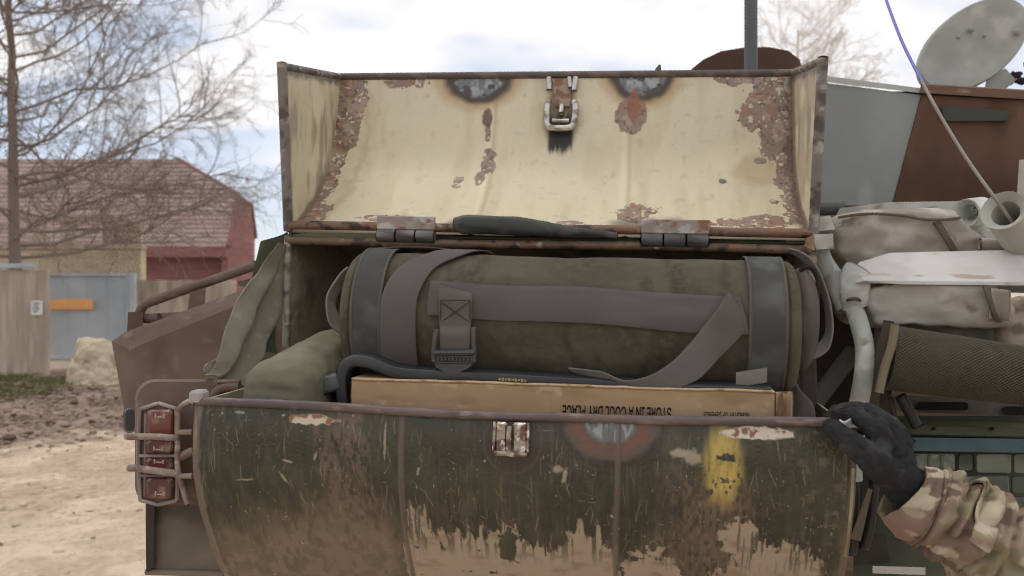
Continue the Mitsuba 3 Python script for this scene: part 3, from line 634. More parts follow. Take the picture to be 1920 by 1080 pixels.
def ring(ucf, wd, p0, p1, dr=.004, n=120, k=8, wob=0):
    ph = np.linspace(p0, p1, n); uc = ucf(ph) if callable(ucf) else np.full(n, ucf); s = np.linspace(-.5, .5, k)
    g_ = np.stack([RS(uc + x * wd, ph, dr + wob * np.sin(ph * 5 + x)) for x in s], 1); return sheet(g_, .0026)
fab = dict(mt='webbing', var=.12, s=25)
for a, b in ((-.283, -.235), (.362, .416)):
    painted('band', ring((a + b) / 2, b - a, -2.6, 3.0, .0048), roll, BAND, (((.13, .135, .13), 20, .58, .1),), **fab, label='blue-grey band round the roll')
for a, b in ((-.286, -.281), (-.238, -.233), (.359, .364), (.414, .419)):
    painted('band_stitching', ring((a + b) / 2, b - a, -2.6, 3.0, .0055, k=3), roll, (.12, .115, .10), **fab)
# wide strap round the left end, slanting at the top
ucf = PchipInterpolator([-2.4, -.7, .2, .75, 1.25, 1.9, 2.8], [-.200, -.203, -.203, -.185, -.135, -.10, -.09])
painted('strap', ring(ucf, .060, -2.4, 2.8, .008, 140, 9), roll, WEB, (((.16, .145, .13), 15, .6, .1),), **fab)
# long strap across
k = np.linspace(0, 1, 90); phs = np.linspace(.60, .08, 9)
g_ = np.array([[RS(-.155 + x * (.345 + .155) - .03 * (s - .6) * (x == 1), s - .12 * x - .02 * math.sin(9 * x), .0045 + .0012 * math.sin(17 * x)) for s in phs] for x in k])
painted('strap', sheet(g_, .0026), roll, (.120, .110, .104), (((.145, .133, .124), (6, 6, 40), .6, .1),), **fab)
# folded end with the stitched square, going down to the buckle
vb = -.275
painted('strap', ribbon([(LP(822, 532, -.262), LP(884, 552, -.262)), (LP(823, 556, -.27), LP(885, 562, -.27)), (LP(824, 585, -.276), LP(884, 590, -.276)), (LP(824, 612, -.279), LP(883, 612, -.279))], .004, 40), roll, (.14, .122, .108), **fab, label='short folded strap end with a stitched cross above the buckle')
painted('strap', ribbon([(LP(825, 610, -.277), LP(882, 610, -.277)), (LP(825, 632, -.290), LP(882, 632, -.290)), (LP(826, 652, -.288), LP(881, 652, -.288)), (LP(827, 664, -.270), LP(880, 664, -.270))], .003, 50), roll, (.135, .118, .106), **fab)
stt = [tube([LP(*a, -.2795), LP(*b, -.2795)], .0009, 5) for a, b in (((827, 566), (880, 604)), ((880, 566), (827, 604)), ((826, 563), (881, 563)), ((826, 606), (881, 606)), ((826, 563), (826, 606)), ((881, 563), (881, 606)))]
painted('strap_stitching', join(*stt), roll, (.07, .06, .053), mt='webbing')
bk = [tube(curve([LP(a, b, -.29) for a, b in ((819, 618), (815, 640), (813, 662), (814, 678))], 20), .0042, 8), tube(curve([LP(a, b, -.29) for a, b in ((888, 614), (888, 640), (889, 662), (888, 678))], 20), .0042, 8),
      loft([LP(a, b, -.282) for a, b in ((812, 662), (890, 662), (890, 682), (882, 690), (860, 704), (848, 707), (836, 704), (816, 690), (812, 680))], [LP(a, b, -.290) for a, b in ((814, 665), (888, 665), (887, 681), (880, 688), (858, 701), (848, 703), (838, 701), (818, 688), (815, 679))]),
      tube([LP(812, 662, -.292), LP(890, 661, -.292)], .005, 8)] + [cbox(.0035, .006, .006, .001, LP(822 + i * 6.9, 674, -.292)) for i in range(10)] + [tube([LP(816, 680, -.291), LP(887, 679, -.291)], .002, 8)]
painted('buckle', join(*bk), roll, (.055, .055, .058), (((.09, .09, .09), 30, .6, .1),), 'black_plastic', e=.006, label='black plastic toothed buckle on the strap')
# diagonal strap at right, hanging loose
dg = [((1367, 546), (1407, 604), -.262), ((1338, 587), (1386, 633), -.272), ((1300, 636), (1346, 674), -.28), ((1256, 681), (1304, 714), -.29), ((1212, 706), (1256, 728), -.295), ((1172, 714), (1190, 724), -.293), ((1122, 696), (1132, 711), -.285), ((1066, 690), (1074, 697), -.27)]
painted('strap', ribbon([(LP(*a, z), LP(*b, z + .004)) for a, b, z in dg], .0026, 90), roll, (.165, .152, .140), (((.13, .11, .1), 12, .6, .1),), **fab, label='loose pale strap folded diagonally down to the lower middle')
# top strap bumps, handles at both ends
painted('strap', ribbon([(RS(np.float64(x), 1.5, .004 + .007 * math.sin(math.pi * k_)), RS(np.float64(x), 1.9, .004 + .007 * math.sin(math.pi * k_))) for k_, x in zip(np.linspace(0, 1, 9), np.linspace(-.29, -.10, 9))], .0026, 50), roll, WEB, **fab)
def loop(o, i_, z):
    return ribbon([(LP(*a, z_ - .010), LP(*b, z_ + .012)) for a, b, z_ in zip(o, i_, z)], .003, 80)
painted('handle_loop', loop([(652, 500), (630, 524), (612, 560), (615, 600), (632, 622), (658, 632)], [(656, 512), (640, 540), (629, 568), (634, 588), (645, 599), (662, 603)], [-.16, -.17, -.18, -.185, -.18, -.17]), roll, (.25, .232, .215), **fab, label='webbing carrying loop at the left end of the roll')
# bulging right end cap with loops and cord
ec = trimesh.creation.icosphere(4); ev = ec.vertices * [.030, .075, .088]; ev = ev * (1 + .1 * (N3(ec.vertices, 2, 3, 5)[:, None] - .5)); ec.vertices = ev + [U1 + .012, RV + .01, RW + .010]
painted('end_cap', ec, roll, (.115, .095, .088), (((.15, .125, .115), 14, .58, .1),), 'canvas', label='brown bulging end of the roll at right')
painted('handle_loop', loop([(1478, 466), (1512, 478), (1541, 520), (1557, 570), (1562, 615), (1553, 655), (1520, 673), (1486, 668)], [(1480, 474), (1506, 489), (1532, 528), (1546, 575), (1549, 612), (1540, 638), (1515, 650), (1486, 648)], [-.13, -.135, -.14, -.15, -.155, -.16, -.165, -.17]), roll, (.22, .20, .185), **fab, label='webbing carrying loop at the right end of the roll')
painted('cord', tube(curve([LP(a, b, -.165) for a, b in ((1500, 508), (1512, 501), (1525, 505), (1532, 520), (1534, 545), (1532, 570))], 40), .0035, 8), roll, (.03, .027, .025), mt='webbing')
painted('tag', sheet(np.array([[LP(1380 + x * 58, 698 - 9 * x + y * 28, -.275 - .004 * math.sin(3 * x)) for y in (0, .5, 1)] for x in np.linspace(0, 1, 8)]), .002), roll, (.23, .215, .195), mt='canvas', label='pale cloth tag at the lower right of the roll')
painted('strap', ribbon([(LP(1478, 690, -.2), LP(1486, 720, -.19)), (LP(1500, 730, -.22), LP(1482, 760, -.21)), (LP(1525, 760, -.25), LP(1490, 800, -.24)), (LP(1530, 800, -.26), LP(1500, 830, -.25))], .003, 40), roll, (.15, .135, .125), **fab, label='strap tail hanging from the right end of the roll')
painted('strap', ribbon([(LP(1500, 668, -.10), LP(1530, 668, -.10)), (LP(1502, 720, -.10), LP(1532, 720, -.10)), (LP(1505, 790, -.10), LP(1535, 790, -.10))], .003, 30), roll, (.10, .08, .07), **fab)

# black moulded frame on the box
fr = thing('black_frame', 'long black moulded plastic frame lying between the roll and the cardboard box', 'plastic frame')
def slabpath(pp, v0, v1, th, n=120):
    c_ = curve([np.array(LP(a, b, (v0 + v1) / 2)) for a, b in pp], n); tg = np.gradient(c_, axis=0); tg /= np.linalg.norm(tg, axis=1, keepdims=True); nn = np.c_[-tg[:, 2], 0 * tg[:, 0], tg[:, 0]]
    r_ = th / 2; hv = (v1 - v0) / 2; sec = [(-hv, .6), (-hv * .9, 1), (hv * .9, 1), (hv, .6), (hv, -.6), (hv * .9, -1), (-hv * .9, -1), (-hv, -.6)]
    g_ = np.stack([c_ + np.array([0, a, 0]) + nn * b * r_ for a, b in sec], 1); m = grid(g_, closed_v=True); return join(m, capfan(g_[0], True), capfan(g_[-1], False))
m = slabpath([(660, 775), (653, 735), (651, 706), (660, 682), (678, 673), (700, 675), (725, 685), (750, 694), (790, 699), (860, 702), (930, 706), (1150, 719), (1300, 727), (1440, 732)], -.29, -.215, .021)
trimesh.repair.fix_normals(m); painted('bar', m, fr, (.026, .027, .030), (((.05, .051, .055), (8, 20, 20), .6, .1),), 'black_plastic', smooth=32)
m = slabpath([(645, 712), (628, 716), (606, 724), (588, 742), (578, 770)], -.29, -.23, .030, 50); trimesh.repair.fix_normals(m)
painted('arm', m, fr, (.095, .097, .102), (((.06, .06, .064), 18, .56, .1),), 'black_plastic', smooth=32)
painted('strut', tube([LP(606, 735, -.25), LP(603, 790, -.25)], .006, 8), fr, (.11, .115, .10), mt='black_plastic')
painted('yellow_mark', join(*[cbox(.004, .0012, .003 + .002 * (i % 2), .0003, LP(937 + i * 6, 711 + i * .35, -.2915)) for i in range(9)]), fr, (.30, .25, .10), mt='matte', e=.01, label='row of tiny worn yellow marks on the black bar')

# cardboard box
bx = thing('cardboard_box', 'brown cardboard box with upside-down black printing in the open bin', 'box')
a0, a1, b1, b0 = LP(660, 712, -.300), LP(1452, 737, -.300), LP(1452, 860, -.300), LP(655, 860, -.300)
nx, nz = 220, 40
g_ = np.array([[a0 * (1 - x) * (1 - y) + a1 * x * (1 - y) + b0 * (1 - x) * y + b1 * x * y for y in np.linspace(0, 1, nz)] for x in np.linspace(0, 1, nx)])
g_[:, :, 2] += (.0035 * (N3(g_ * [1, 0, 0], 18, 3, 2) - .5) * np.linspace(1, 0, nz)); g_[:, :, 1] += .006 * (N3(g_, 12, 3, 4) - .5)
top = g_[:, 0]; rows = [top + [0, .0, .0]] + [top + [0, d, .003 - .01 * d] for d in (.004, .012, .05, .1, .16, .2)]
full = np.concatenate([np.stack(rows[::-1], 1), g_[:, 1:]], 1); m = grid(full)
if m.face_normals[-1][1] > 0: m.invert()
CARD = (.43, .29, .17)
put('shell', m, 'card', bx, smooth=True, color=hue(m.vertices, CARD, (((.36, .235, .13), (12, 12, 40), .58, .12), ((.50, .36, .23), 60, .70, .05)), .08, 12, 4), local=True)
painted('fold_edge', tube(top + [0, -.0005, .0015], .0022, 6), bx, (.50, .36, .23), (((.30, .19, .1), 60, .6, .05),), 'card')
m = sheet(np.array([[LP(1452 + x * 34, 735 - 2 * x + (52 + 10 * x) * y, -.298 + .06 * math.sin(2.2 * x) + .012 * y) for y in np.linspace(0, 1, 12)] for x in np.linspace(0, 1, 14)]), .003)
painted('flap', m, bx, (.39, .26, .155), (((.22, .13, .07), 20, .6, .1),), 'card')
painted('flap', sheet(np.array([[LP(1470 + x * 14, 737 + 3 * math.sin(6 * x) + 60 * y, -.27 - .02 * x) for y in np.linspace(0, 1, 8)] for x in np.linspace(0, 1, 8)]), .003), bx, (.46, .32, .20), (), 'card')
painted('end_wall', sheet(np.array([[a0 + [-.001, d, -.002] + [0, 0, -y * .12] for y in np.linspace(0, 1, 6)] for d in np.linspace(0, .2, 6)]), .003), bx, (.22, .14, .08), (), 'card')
def lettering(text, px0, px1, pyb, name, hh):
    """text upside down: its baseline on top, from px1 (start) back to px0 (end)"""
    tm = meshkit.text_mesh(text, 1.0, .001, bold=True); b = tm.bounds; p0, p1 = LP(px0, pyb[0], -.3045), LP(px1, pyb[1], -.3045); ln = np.linalg.norm(p1 - p0)
    x, y = (tm.vertices[:, 0] - b[0, 0]) / (b[1, 0] - b[0, 0]), tm.vertices[:, 1]
    d = (p0 - p1); pos = p1 + x[:, None] * d + np.array([0, 0, -1]) * (y * hh)[:, None] + np.array([0, -1., 0]) * (tm.vertices[:, 2:] * .5)
    tm.vertices = pos; trimesh.repair.fix_normals(tm); put(name, tm, 'ink', bx, smooth=False, local=True)
lettering('STORE IN A COOL DRY PLACE', 1055, 1259, (760, 765), 'lettering', .0185)
lettering('MINISTRY OF DEFENCE', 1319, 1405, (772, 774), 'lettering', .0095)

# olive pouch and tarpaulin at left
pb = fine_mesh(cbox(.124, .31, .23, .02), .006); trimesh.smoothing.filter_laplacian(pb, iterations=5); pv = np.array(pb.vertices); pv = pv + .018 * (N3(pv, (12, 12, 20), 4, 5)[:, None] - .5) * [1, 1, 1.3] ; pv[:, 2] += .15 * pv[:, 1] + .012 * np.cos(pv[:, 0] * 18); pv[:, 0] += .06 * (pv[:, 1] + .15) * 1.0; pb.vertices = pv + [-.383, -.185, -.330]
painted('olive_pouch', pb, None, (.165, .155, .105), (((.225, .21, .15), (10, 10, 24), .56, .1), ((.12, .11, .075), 14, .62, .14)), 'canvas', label='olive canvas pouch stuffed in the left corner of the bin', cat='pouch')
painted('tag', cbox(.02, .012, .004, .001, LP(629, 671, -.20) , rot=np.array([[.77, -.64, 0], [.64, .77, 0], [0, .15, 1]])), 'olive_pouch', (.17, .16, .14), mt='canvas', e=.006)

def drape(rows, us, nrow=110, ncol=60, amp=.012, freq=3, th=.003, seed=2):
    pr = []
    for (l, r_), (ul, ur) in zip(rows, us): pr.append(np.r_[LPU(*l, ul), LPU(*r_, ur)])
    pr = curve(np.array(pr), nrow).reshape(nrow, 2, 3); s = np.linspace(0, 1, ncol); g_ = pr[:, :1] * (1 - s)[None, :, None] + pr[:, 1:] * s[None, :, None]
    k = np.linspace(0, 1, nrow)[:, None]; off = amp * (.25 + k) * np.sin(2 * np.pi * (freq * s[None] + .55 * k + .5)) + .032 * (N3(g_, (14, 14, 6), 3, seed) - .5) * (.3 + .7 * k) - .006 * sst(.14, 0, np.abs(N3(g_, (12, 12, 4), 2, seed + 3) - .5)) * k
    g_[..., 0] += off * .8; g_[..., 1] += off * .5; g_[..., 2] += .006 * np.sin(9 * s)[None] * k ** 3; return sheet(g_, th)
tp = thing('green_tarpaulin', 'dusty olive tarpaulin bunched over the left corner of the bin', 'tarpaulin')
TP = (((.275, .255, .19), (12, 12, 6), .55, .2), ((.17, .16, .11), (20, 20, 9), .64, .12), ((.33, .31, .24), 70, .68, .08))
m = drape([((524, 455), (540, 462)), ((495, 498), (534, 515)), ((470, 537), (529, 552)), ((449, 569), (524, 583)), ((428, 622), (511, 632)), ((408, 676), (496, 690)), ((392, 700), (482, 735)), ((382, 706), (476, 750))],
          [(-.50, -.497), (-.53, -.505), (-.54, -.51), (-.55, -.51), (-.555, -.51), (-.56, -.505), (-.57, -.50), (-.575, -.50)], amp=.015, freq=1.7)
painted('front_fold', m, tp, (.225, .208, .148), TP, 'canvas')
m = drape([((478, 452), (530, 434)), ((468, 500), (528, 500)), ((462, 548), (515, 560)), ((450, 600), (505, 610)), ((440, 660), (495, 670))], [(-.57, -.50), (-.575, -.515), (-.575, -.515), (-.56, -.515), (-.56, -.515)], amp=.008, freq=1.2, seed=7)
m.vertices = m.vertices + [0, .03, 0]
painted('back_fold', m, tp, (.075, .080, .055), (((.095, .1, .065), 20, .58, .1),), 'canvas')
cn = np.array([LPU(412, 676, -.56), LPU(386, 684, -.575), LPU(381, 694, -.58), LPU(387, 706, -.58), LPU(410, 699, -.57), LPU(428, 687, -.585), LPU(445, 708, -.57), LPU(462, 742, -.55)])
m = ribbon([(cn[i] + [0, .0, 0], cn[i] * .55 + LPU(*q_, -.555) * .45) for i, q_ in enumerate(((425, 660), (415, 672), (412, 680), (415, 688), (428, 680), (440, 672), (460, 690), (478, 715)))], .003, 60, 8)
painted('hem', m, tp, (.30, .28, .205), TP, 'canvas')

# ------------------------------------------------------------------ left of the bin: light unit, plates, side box
BR = (.135, .092, .072); BRL = (((.16, .112, .088), 6, .55, .12), ((.105, .072, .056), (9, 9, 4), .6, .1), ((.19, .14, .11), 40, .68, .06))
A = [(243, 655), (470, 562), (480, 770), (277, 770)]; Bq = [(209, 640), (236, 622), (470, 538), (480, 800), (238, 795)]
m = hull([LP(*p, .42) for p in A] + [LP(*p, .46) for p in Bq] + [LP(*p, .46) + np.array([0, 1.1, 0]) for p in Bq])
painted('side_box', m, AV, BR, BRL, e=.02, s=12, label='brown sloped side box with a grab rail')
SB = AV + '__side_box'
painted('grab_rail', tube(curve([LP(a, b, .52) for a, b in ((300, 596), (272, 597), (262, 588), (268, 574), (300, 560), (380, 532), (480, 497))], 80), .0125, 12), SB, BR, BRL)
painted('rail_post', hull([LP(a, b, v_) for a, b in ((356, 548), (386, 538), (384, 570), (352, 582)) for v_ in (.49, .53)]), SB, BR, BRL, e=.02)
painted('ledge', hull([LP(a, b, v_) for a, b in ((150, 0),) for v_ in ()] or [LP(a, b, v_) for a, b in ((288, 588), (352, 584), (352, 598), (270, 604)) for v_ in (.6, .8)]), SB, (.26, .2, .17), e=.03)
painted('bracket', hull([LP(a, b, v_) for a, b in ((240, 585), (268, 585), (268, 620), (238, 622)) for v_ in (.5, .56)]), SB, (.11, .07, .05), e=.03)
painted('bracket', hull([LP(a, b, v_) for a, b in ((445, 528), (470, 522), (470, 540), (448, 536)) for v_ in (.5, .56)]), SB, BR, e=.03)
# mounting plate: rounded at the left
def rr(x0, x1, y0, y1, r_, v, n=8):
    o = []
    for cx, cy, a0 in ((x1 - r_, y0 + r_, -90), (x1 - r_, y1 - r_, 0), (x0 + r_, y1 - r_, 90), (x0 + r_, y0 + r_, 180)):
        for k in range(n + 1):
            a = math.radians(a0 + 90 * k / n); o.append(LP(cx + r_ * math.cos(a), cy + r_ * math.sin(a), v))
    return o
m = hull(rr(258, 470, 716, 943, 34, -.185) + rr(253, 475, 711, 948, 38, -.175) + rr(253, 475, 711, 948, 38, -.145))
painted('light_mount', m, AV, (.145, .108, .085), BRL, e=.014, s=14, label='rounded brown plate carrying the tail lamp')
LM = AV + '__light_mount'
painted('rib', tube(curve([LP(a, b, -.19) for a, b in ((398, 752), (406, 735), (425, 726), (450, 725))], 24), .008, 10), LM, (.15, .112, .09), BRL)
painted('rib', tube([LP(408, 716, -.19), LP(450, 716, -.19)], .004, 8), LM, (.12, .09, .07), BRL)
painted('rubber_stop', hull(rr(231, 254, 764, 812, 11, -.06) + rr(235, 252, 768, 808, 8, -.08) + rr(231, 254, 764, 812, 11, -.02)), AV, (.02, .022, .024), (), 'black_plastic', e=.02, label='black rubber stop beside the tail lamp plate')
m = hull([LP(a, b, v_) for a, b in ((276, 935), (430, 935), (430, 1074), (276, 1070)) for v_ in (-.17, -.16)]); painted('mud_flap', m, AV, (.15, .125, .10), (((.22, .18, .14), (6, 6, 12), .55, .12), ((.09, .075, .06), 14, .6, .1)), e=.012, s=14, label='dusty dark mud flap below the tail lamp')
painted('edge_strip', hull([LP(a, b, v_) for a, b in ((273, 938), (290, 938), (288, 1062), (274, 1073)) for v_ in (-.185, -.172)]), AV + '__mud_flap', (.045, .037, .03), e=.02)
painted('lower_edge', tube([LP(274, 1072, -.172), LP(420, 1076, -.172)], .006, 8), AV + '__mud_flap', (.2, .165, .13))
# tail lamp
TL = AV + '__tail_lamp'; vz = -.295
sh = [(262, 768), (296, 756), (330, 766), (333, 850), (332, 938), (297, 946), (263, 938), (259, 850)]
m = hull([LP(a, b, vz) for a, b in sh] + [LP(a - 2, b, vz + .03) for a, b in sh]); m2 = hull([LP(a * .9 + 29.6, b * .93 + 60, vz) for a, b in sh] + [LP(a, b, vz + .09) for a, b in sh])
painted('tail_lamp', join(m, m2), AV, (.17, .13, .11), BRL, e=.006, s=60, label='tall red tail lamp with wire guards left of the bin')
lens = [((275, 326), (767, 819), (.15, .042, .03)), ((272, 326), (823, 852), (.085, .020, .018)), ((272, 326), (857, 890), (.095, .028, .03)), ((273, 326), (894, 936), (.085, .027, .025))]
for (x0, x1), (y0, y1), cc in lens:
    m = hull(rr(x0, x1, y0, y1, 9, vz - .001, 5) + rr(x0 + 1, x1 - 1, y0 + 1, y1 - 1, 9, vz - .010, 5) + rr(x0 + 6, x1 - 6, y0 + 5, y1 - 5, 8, vz - .015, 5))
    painted('lens', m, TL, cc, (((.21, .13, .10), 70, .6, .08),), 'red_lens', e=.005, s=60)
gl = []
for sx, sy, ks in ((300, 780, 'E'), (297, 841, 'o'), (298, 865, 'H'), (300, 925, 'l')):
    for dx, w_, dy, h_ in ((-8, 3, 0, 9), (0, 12, 2, 2.5), (8, 3, 1, 8)): gl.append(cbox(w_ / 1190, .002, h_ / 1190, .0004, LP(sx + dx, sy + dy, vz - .0155)))
painted('lens_mark', join(*gl), TL, (.42, .32, .28), mt='matte', e=.01)
fr_ = []
for k in range(len(sh)): fr_.append(tube([LP(*sh[k], vz - .004), LP(*sh[(k + 1) % len(sh)], vz - .004)], .0035, 8))
for yb in (821, 854.5, 892): fr_.append(tube([LP(262, yb, vz - .006), LP(330, yb, vz - .006)], .003, 8))
fr_.append(tube([LP(274, 775, vz - .004), LP(272, 930, vz - .004)], .003, 8))
painted('bezel', join(*fr_), TL, (.25, .20, .18), (((.14, .1, .09), 60, .55, .08), ((.4, .35, .32), 100, .64, .05)))
gd = [tube(curve([LP(a, b, z) for a, b, z in ((335, 822, -.33), (290, 819, -.335), (250, 819, -.33), (238, 819, -.32))], 30), .0055, 8), tube(curve([LP(a, b, z) for a, b, z in ((335, 888, -.33), (300, 884, -.335), (258, 878, -.33), (243, 878, -.32))], 30), .006, 8),
      tube(curve([LP(a, b, -.33) for a, b in ((362, 750), (340, 762), (333, 772), (333, 830), (333, 875), (340, 905), (352, 945))], 60), .0048, 8)] + [tube([LP(333, y, -.33), LP(362, y - 1, -.34)], .0045, 8) for y in (811, 893)] + [tube([LP(338, 857, -.325), LP(362, 845, -.32)], .007, 8)]
painted('wire_guard', join(*gd), TL, (.27, .205, .17), (((.16, .11, .09), 50, .55, .08), ((.38, .31, .27), 90, .64, .05)), 'rusty_tube', s=60)

# ------------------------------------------------------------------ hull behind and under the bin
HB = (.06, .058, .042)
def lbox(u0, u1, v0, v1, w0, w1, c_=.01): return cbox(u1 - u0, v1 - v0, w1 - w0, c_, ((u0 + u1) / 2, (v0 + v1) / 2, (w0 + w1) / 2))
painted('hull', join(lbox(-.50, 2.3, .62, 4.4, -1.25, -.22, .03), lbox(-.46, 2.2, .32, .64, -1.2, -.70, .02)), AV, BROWN, BRL, e=.2, s=4)
for s0 in (-.46, 1.85):
    sec = [(-.0, -1.78), (.3, -1.9), (3.9, -1.9), (4.3, -1.6), (4.3, -1.25), (3.9, -1.05), (.2, -1.05), (-.15, -1.35), (-.15, -1.6)]
    m = trimesh.creation.extrude_polygon(Polygon(sec), .42, engine='earcut'); x = m.vertices; m.vertices = np.c_[s0 + x[:, 2], .6 + x[:, 0], x[:, 1] + .07]; trimesh.repair.fix_normals(m); painted('track', m, AV, (.07, .06, .05), e=.15, s=8)
# grey and brown box on the turret
GY = (.275, .29, .275); v3 = .95
TB = AV + '__turret_box'
g1 = [(1500, 150), (1727, 178), (1672, 385), (1500, 385)]; g2 = [(1727.6, 179), (1990, 192), (1990, 385), (1672.6, 385)]
painted('turret_box', lbox(.40, 1.5, v3 + .03, v3 + .8, .03, .46, .01), AV, (.2, .2, .18), e=.08, label='grey and brown equipment box on the turret')
m = prism(pxpoly(g1, v3), v3, v3 + .028); painted('side_panel', m, TB, GY, (((.24, .25, .24), (7, 7, 2.5), .54, .14), ((.31, .325, .31), (20, 20, 6), .66, .1)), e=.025, s=5, label='plain grey-green panel left of the brown panel')
m = prism(pxpoly(g2, v3), v3 - .006, v3 + .028); painted('front_panel', m, TB, (.115, .058, .035), (((.14, .075, .047), (8, 8, 2), .53, .14), ((.09, .045, .028), (14, 14, 5), .6, .1)  ), e=.025, s=5, label='brown painted panel with a dark slotted handle')
m = hull([LP(a, b, v_) for a, b, v_ in ((1500, 136, v3), (1732, 166, v3), (1722, 174, v3 - .006), (1500, 148, v3 - .006), (1500, 136, v3 + .3), (1732, 166, v3 + .3))]); painted('lid_edge', m, TB, (.34, .35, .32), e=.03)
m = hull([LP(a, b, v_) for a, b, v_ in ((1727, 158, v3 - .02), (1990, 174, v3 - .02), (1990, 190, v3 - .02), (1724, 174, v3 - .02), (1727, 156, v3 + .3), (1990, 172, v3 + .3))]); painted('lid_edge', m, TB, (.15, .085, .055), (((.3, .24, .19), 40, .66, .05),), e=.03)
m = hull([LP(a, b, v_) for a, b in ((1766, 198), (1892, 208), (1888, 226), (1782, 227), (1770, 224)) for v_ in (v3 - .022, v3 - .004)]); painted('handle', m, TB, (.032, .036, .026), (), 'black_plastic', e=.03)
painted('corner_post', hull([LP(a, b, v_) for a, b in ((1911, 300), (1990, 290), (1990, 470), (1900, 470)) for v_ in (v3 - .3, v3 - .1)]), AV, (.40, .38, .33), e=.03)

# open round hatch
vc_ = 1.35; cen = LP(1826, 84, vc_); pxm = 560.
tt = np.linspace(0, 2 * np.pi, 72, endpoint=False); ax1, ax2 = np.array([.74, .18, .60]), np.array([-.50, .14, .72]); 
el = lambda k, dv_, ra=.205, rb=.116: cen + (ra * k * np.cos(tt))[:, None] * ax1 / np.linalg.norm(ax1) + (rb * k * np.sin(tt))[:, None] * ax2 / np.linalg.norm(ax2) + np.array([0, dv_, 0])
m = hull(np.vstack([el(.965, -.012), el(1, 0), el(1, .035), el(.9, .05)]))
painted('hatch_cover', m, AV, (.33, .335, .305), (((.27, .275, .25), 9, .57, .14), ((.38, .385, .355), 14, .64, .12)), e=.014, s=10, label='open round grey hatch cover at top right')
HC = AV + '__hatch_cover'
for a, b, r_ in ((1820, 55, .010), (1797, 69, .006), (1846, 66, .006), (1908, 60, .012), (1775, 110, .004), (1868, 118, .005)):
    s_ = trimesh.creation.icosphere(2, r_); s_.vertices = s_.vertices * [1, .7, 1] + LP(a, b, vc_ - .014); painted('boss', s_, HC, (.28, .28, .26))
painted('hinge', hull([LP(a, b, v_) for a, b in ((1850, 145), (1885, 128), (1905, 150), (1880, 172), (1845, 172)) for v_ in (vc_ - .02, vc_ + .05)]), HC, (.3, .31, .29), e=.03)
nt_ = []
for k in range(46):
    a = rng.uniform(1872, 1960); b = 158 - (a - 1872) * rng.uniform(.0, .75); n_ = rng.normal(0, 1, 3); s_ = trimesh.creation.icosphere(0, 1); s_.vertices = s_.vertices * rng.uniform(.004, .016, 3) + LP(a, b, vc_ + .25 + rng.uniform(-.05, .1)); nt_.append(s_)
painted('net_scraps', join(*nt_), None, (.05, .035, .035), mt='canvas', kind='stuff', label='dark ragged camouflage net scraps behind the round hatch', cat='camouflage net')
# brown hatch dome and mast behind the lid
dome = [(1296, 130), (1318, 112), (1352, 96), (1395, 89), (1440, 88), (1478, 95), (1500, 112), (1503, 132)]; vd = 1.5
m = hull([LP(a, b, vd) for a, b in dome + [(1503, 200), (1296, 200)]] + [LP(a * .96 + 56, b + 1, vd + .5) for a, b in dome + [(1503, 200), (1296, 200)]]); painted('hatch_dome', m, AV, (.085, .045, .032), (((.11, .065, .05), 10, .58, .1),), e=.03, label='dark brown domed hatch behind the lid')
mp = np.array([LP(1408, 320, 1.2), LP(1408, 40, 1.2), LP(1408, -140, 1.2)])
m = hull(np.vstack([tube(mp[[0, 2]] + [dx, 0, 0], .016, 12).vertices for dx in (-.004, .004)])); painted('mast', dense(m, .05), None, (.085, .098, .105), (), 'painted_steel', label='dark grey mast pole standing behind the open lid', cat='pole')
painted('turret_body', hull([np.array(p) for p in ((.1, 1.3, -.1), (1.5, 1.3, -.1), (.1, 2.6, -.1), (1.5, 2.6, -.1), (.25, 1.42, .36), (1.4, 1.5, .36), (.25, 2.4, .36), (1.4, 2.4, .36))]), AV, (.2, .19, .16), e=.1)
# antenna: base tube and whip
ab = [LP(1866, 392, .02), LP(1900, 440, .06), LP(1985, 545, .12)]
def pipe(p, q_, r0, r1, n=28):
    p, q_ = np.asarray(p), np.asarray(q_); d = q_ - p; d /= np.linalg.norm(d); x = np.cross(d, [0, 0, 1]); x /= np.linalg.norm(x); y = np.cross(d, x); a = np.linspace(0, 2 * np.pi, n, endpoint=False); c_ = np.cos(a)[:, None] * x + np.sin(a)[:, None] * y; L = np.linalg.norm(q_ - p)
    prof = [(r1, L), (r1, .004), (r1 * 0 + r0 + .001, -.002), (r0 - .002, 0), (r1 - .012, .01), (r1 - .012, L)]; m = grid(np.array([p + d * z + c_ * r_ for r_, z in prof]), closed_v=True); return m
dA = LP(1985, 545, .20) - LP(1884, 398, -.02); dA /= np.linalg.norm(dA); pA = LP(1882, 395, -.02)
painted('antenna_base', trimesh.graph.smooth_shade(pipe(pA, pA + dA * .30, .037, .036), angle=.6, facet_minarea=None), AV, (.42, .42, .37), (((.33, .33, .29), 14, .58, .1),), label='pale open antenna tube pointing up at right')
wp = curve([pA + dA * .12, LP(1866, 372, -.03), LP(1800, 278, .02), LP(1735, 165, .1), LP(1690, 75, .2), LP(1658, -10, .3), LP(1620, -110, .4)], 60)
wm = tube(wp, np.linspace(.0034, .0028, 60), 8); wc = hue(wm.vertices, (.27, .25, .22)); wc = lay(wc, (.17, .17, .52), sst(.30, .32, wm.vertices[:, 2]))  # blue cast of the sky on the upper whip put into its colour
put('antenna_whip', wm, 'painted_steel', AV, smooth=True, color=wc, local=True, label='thin antenna whip, upper part painted with a blue sky tint')

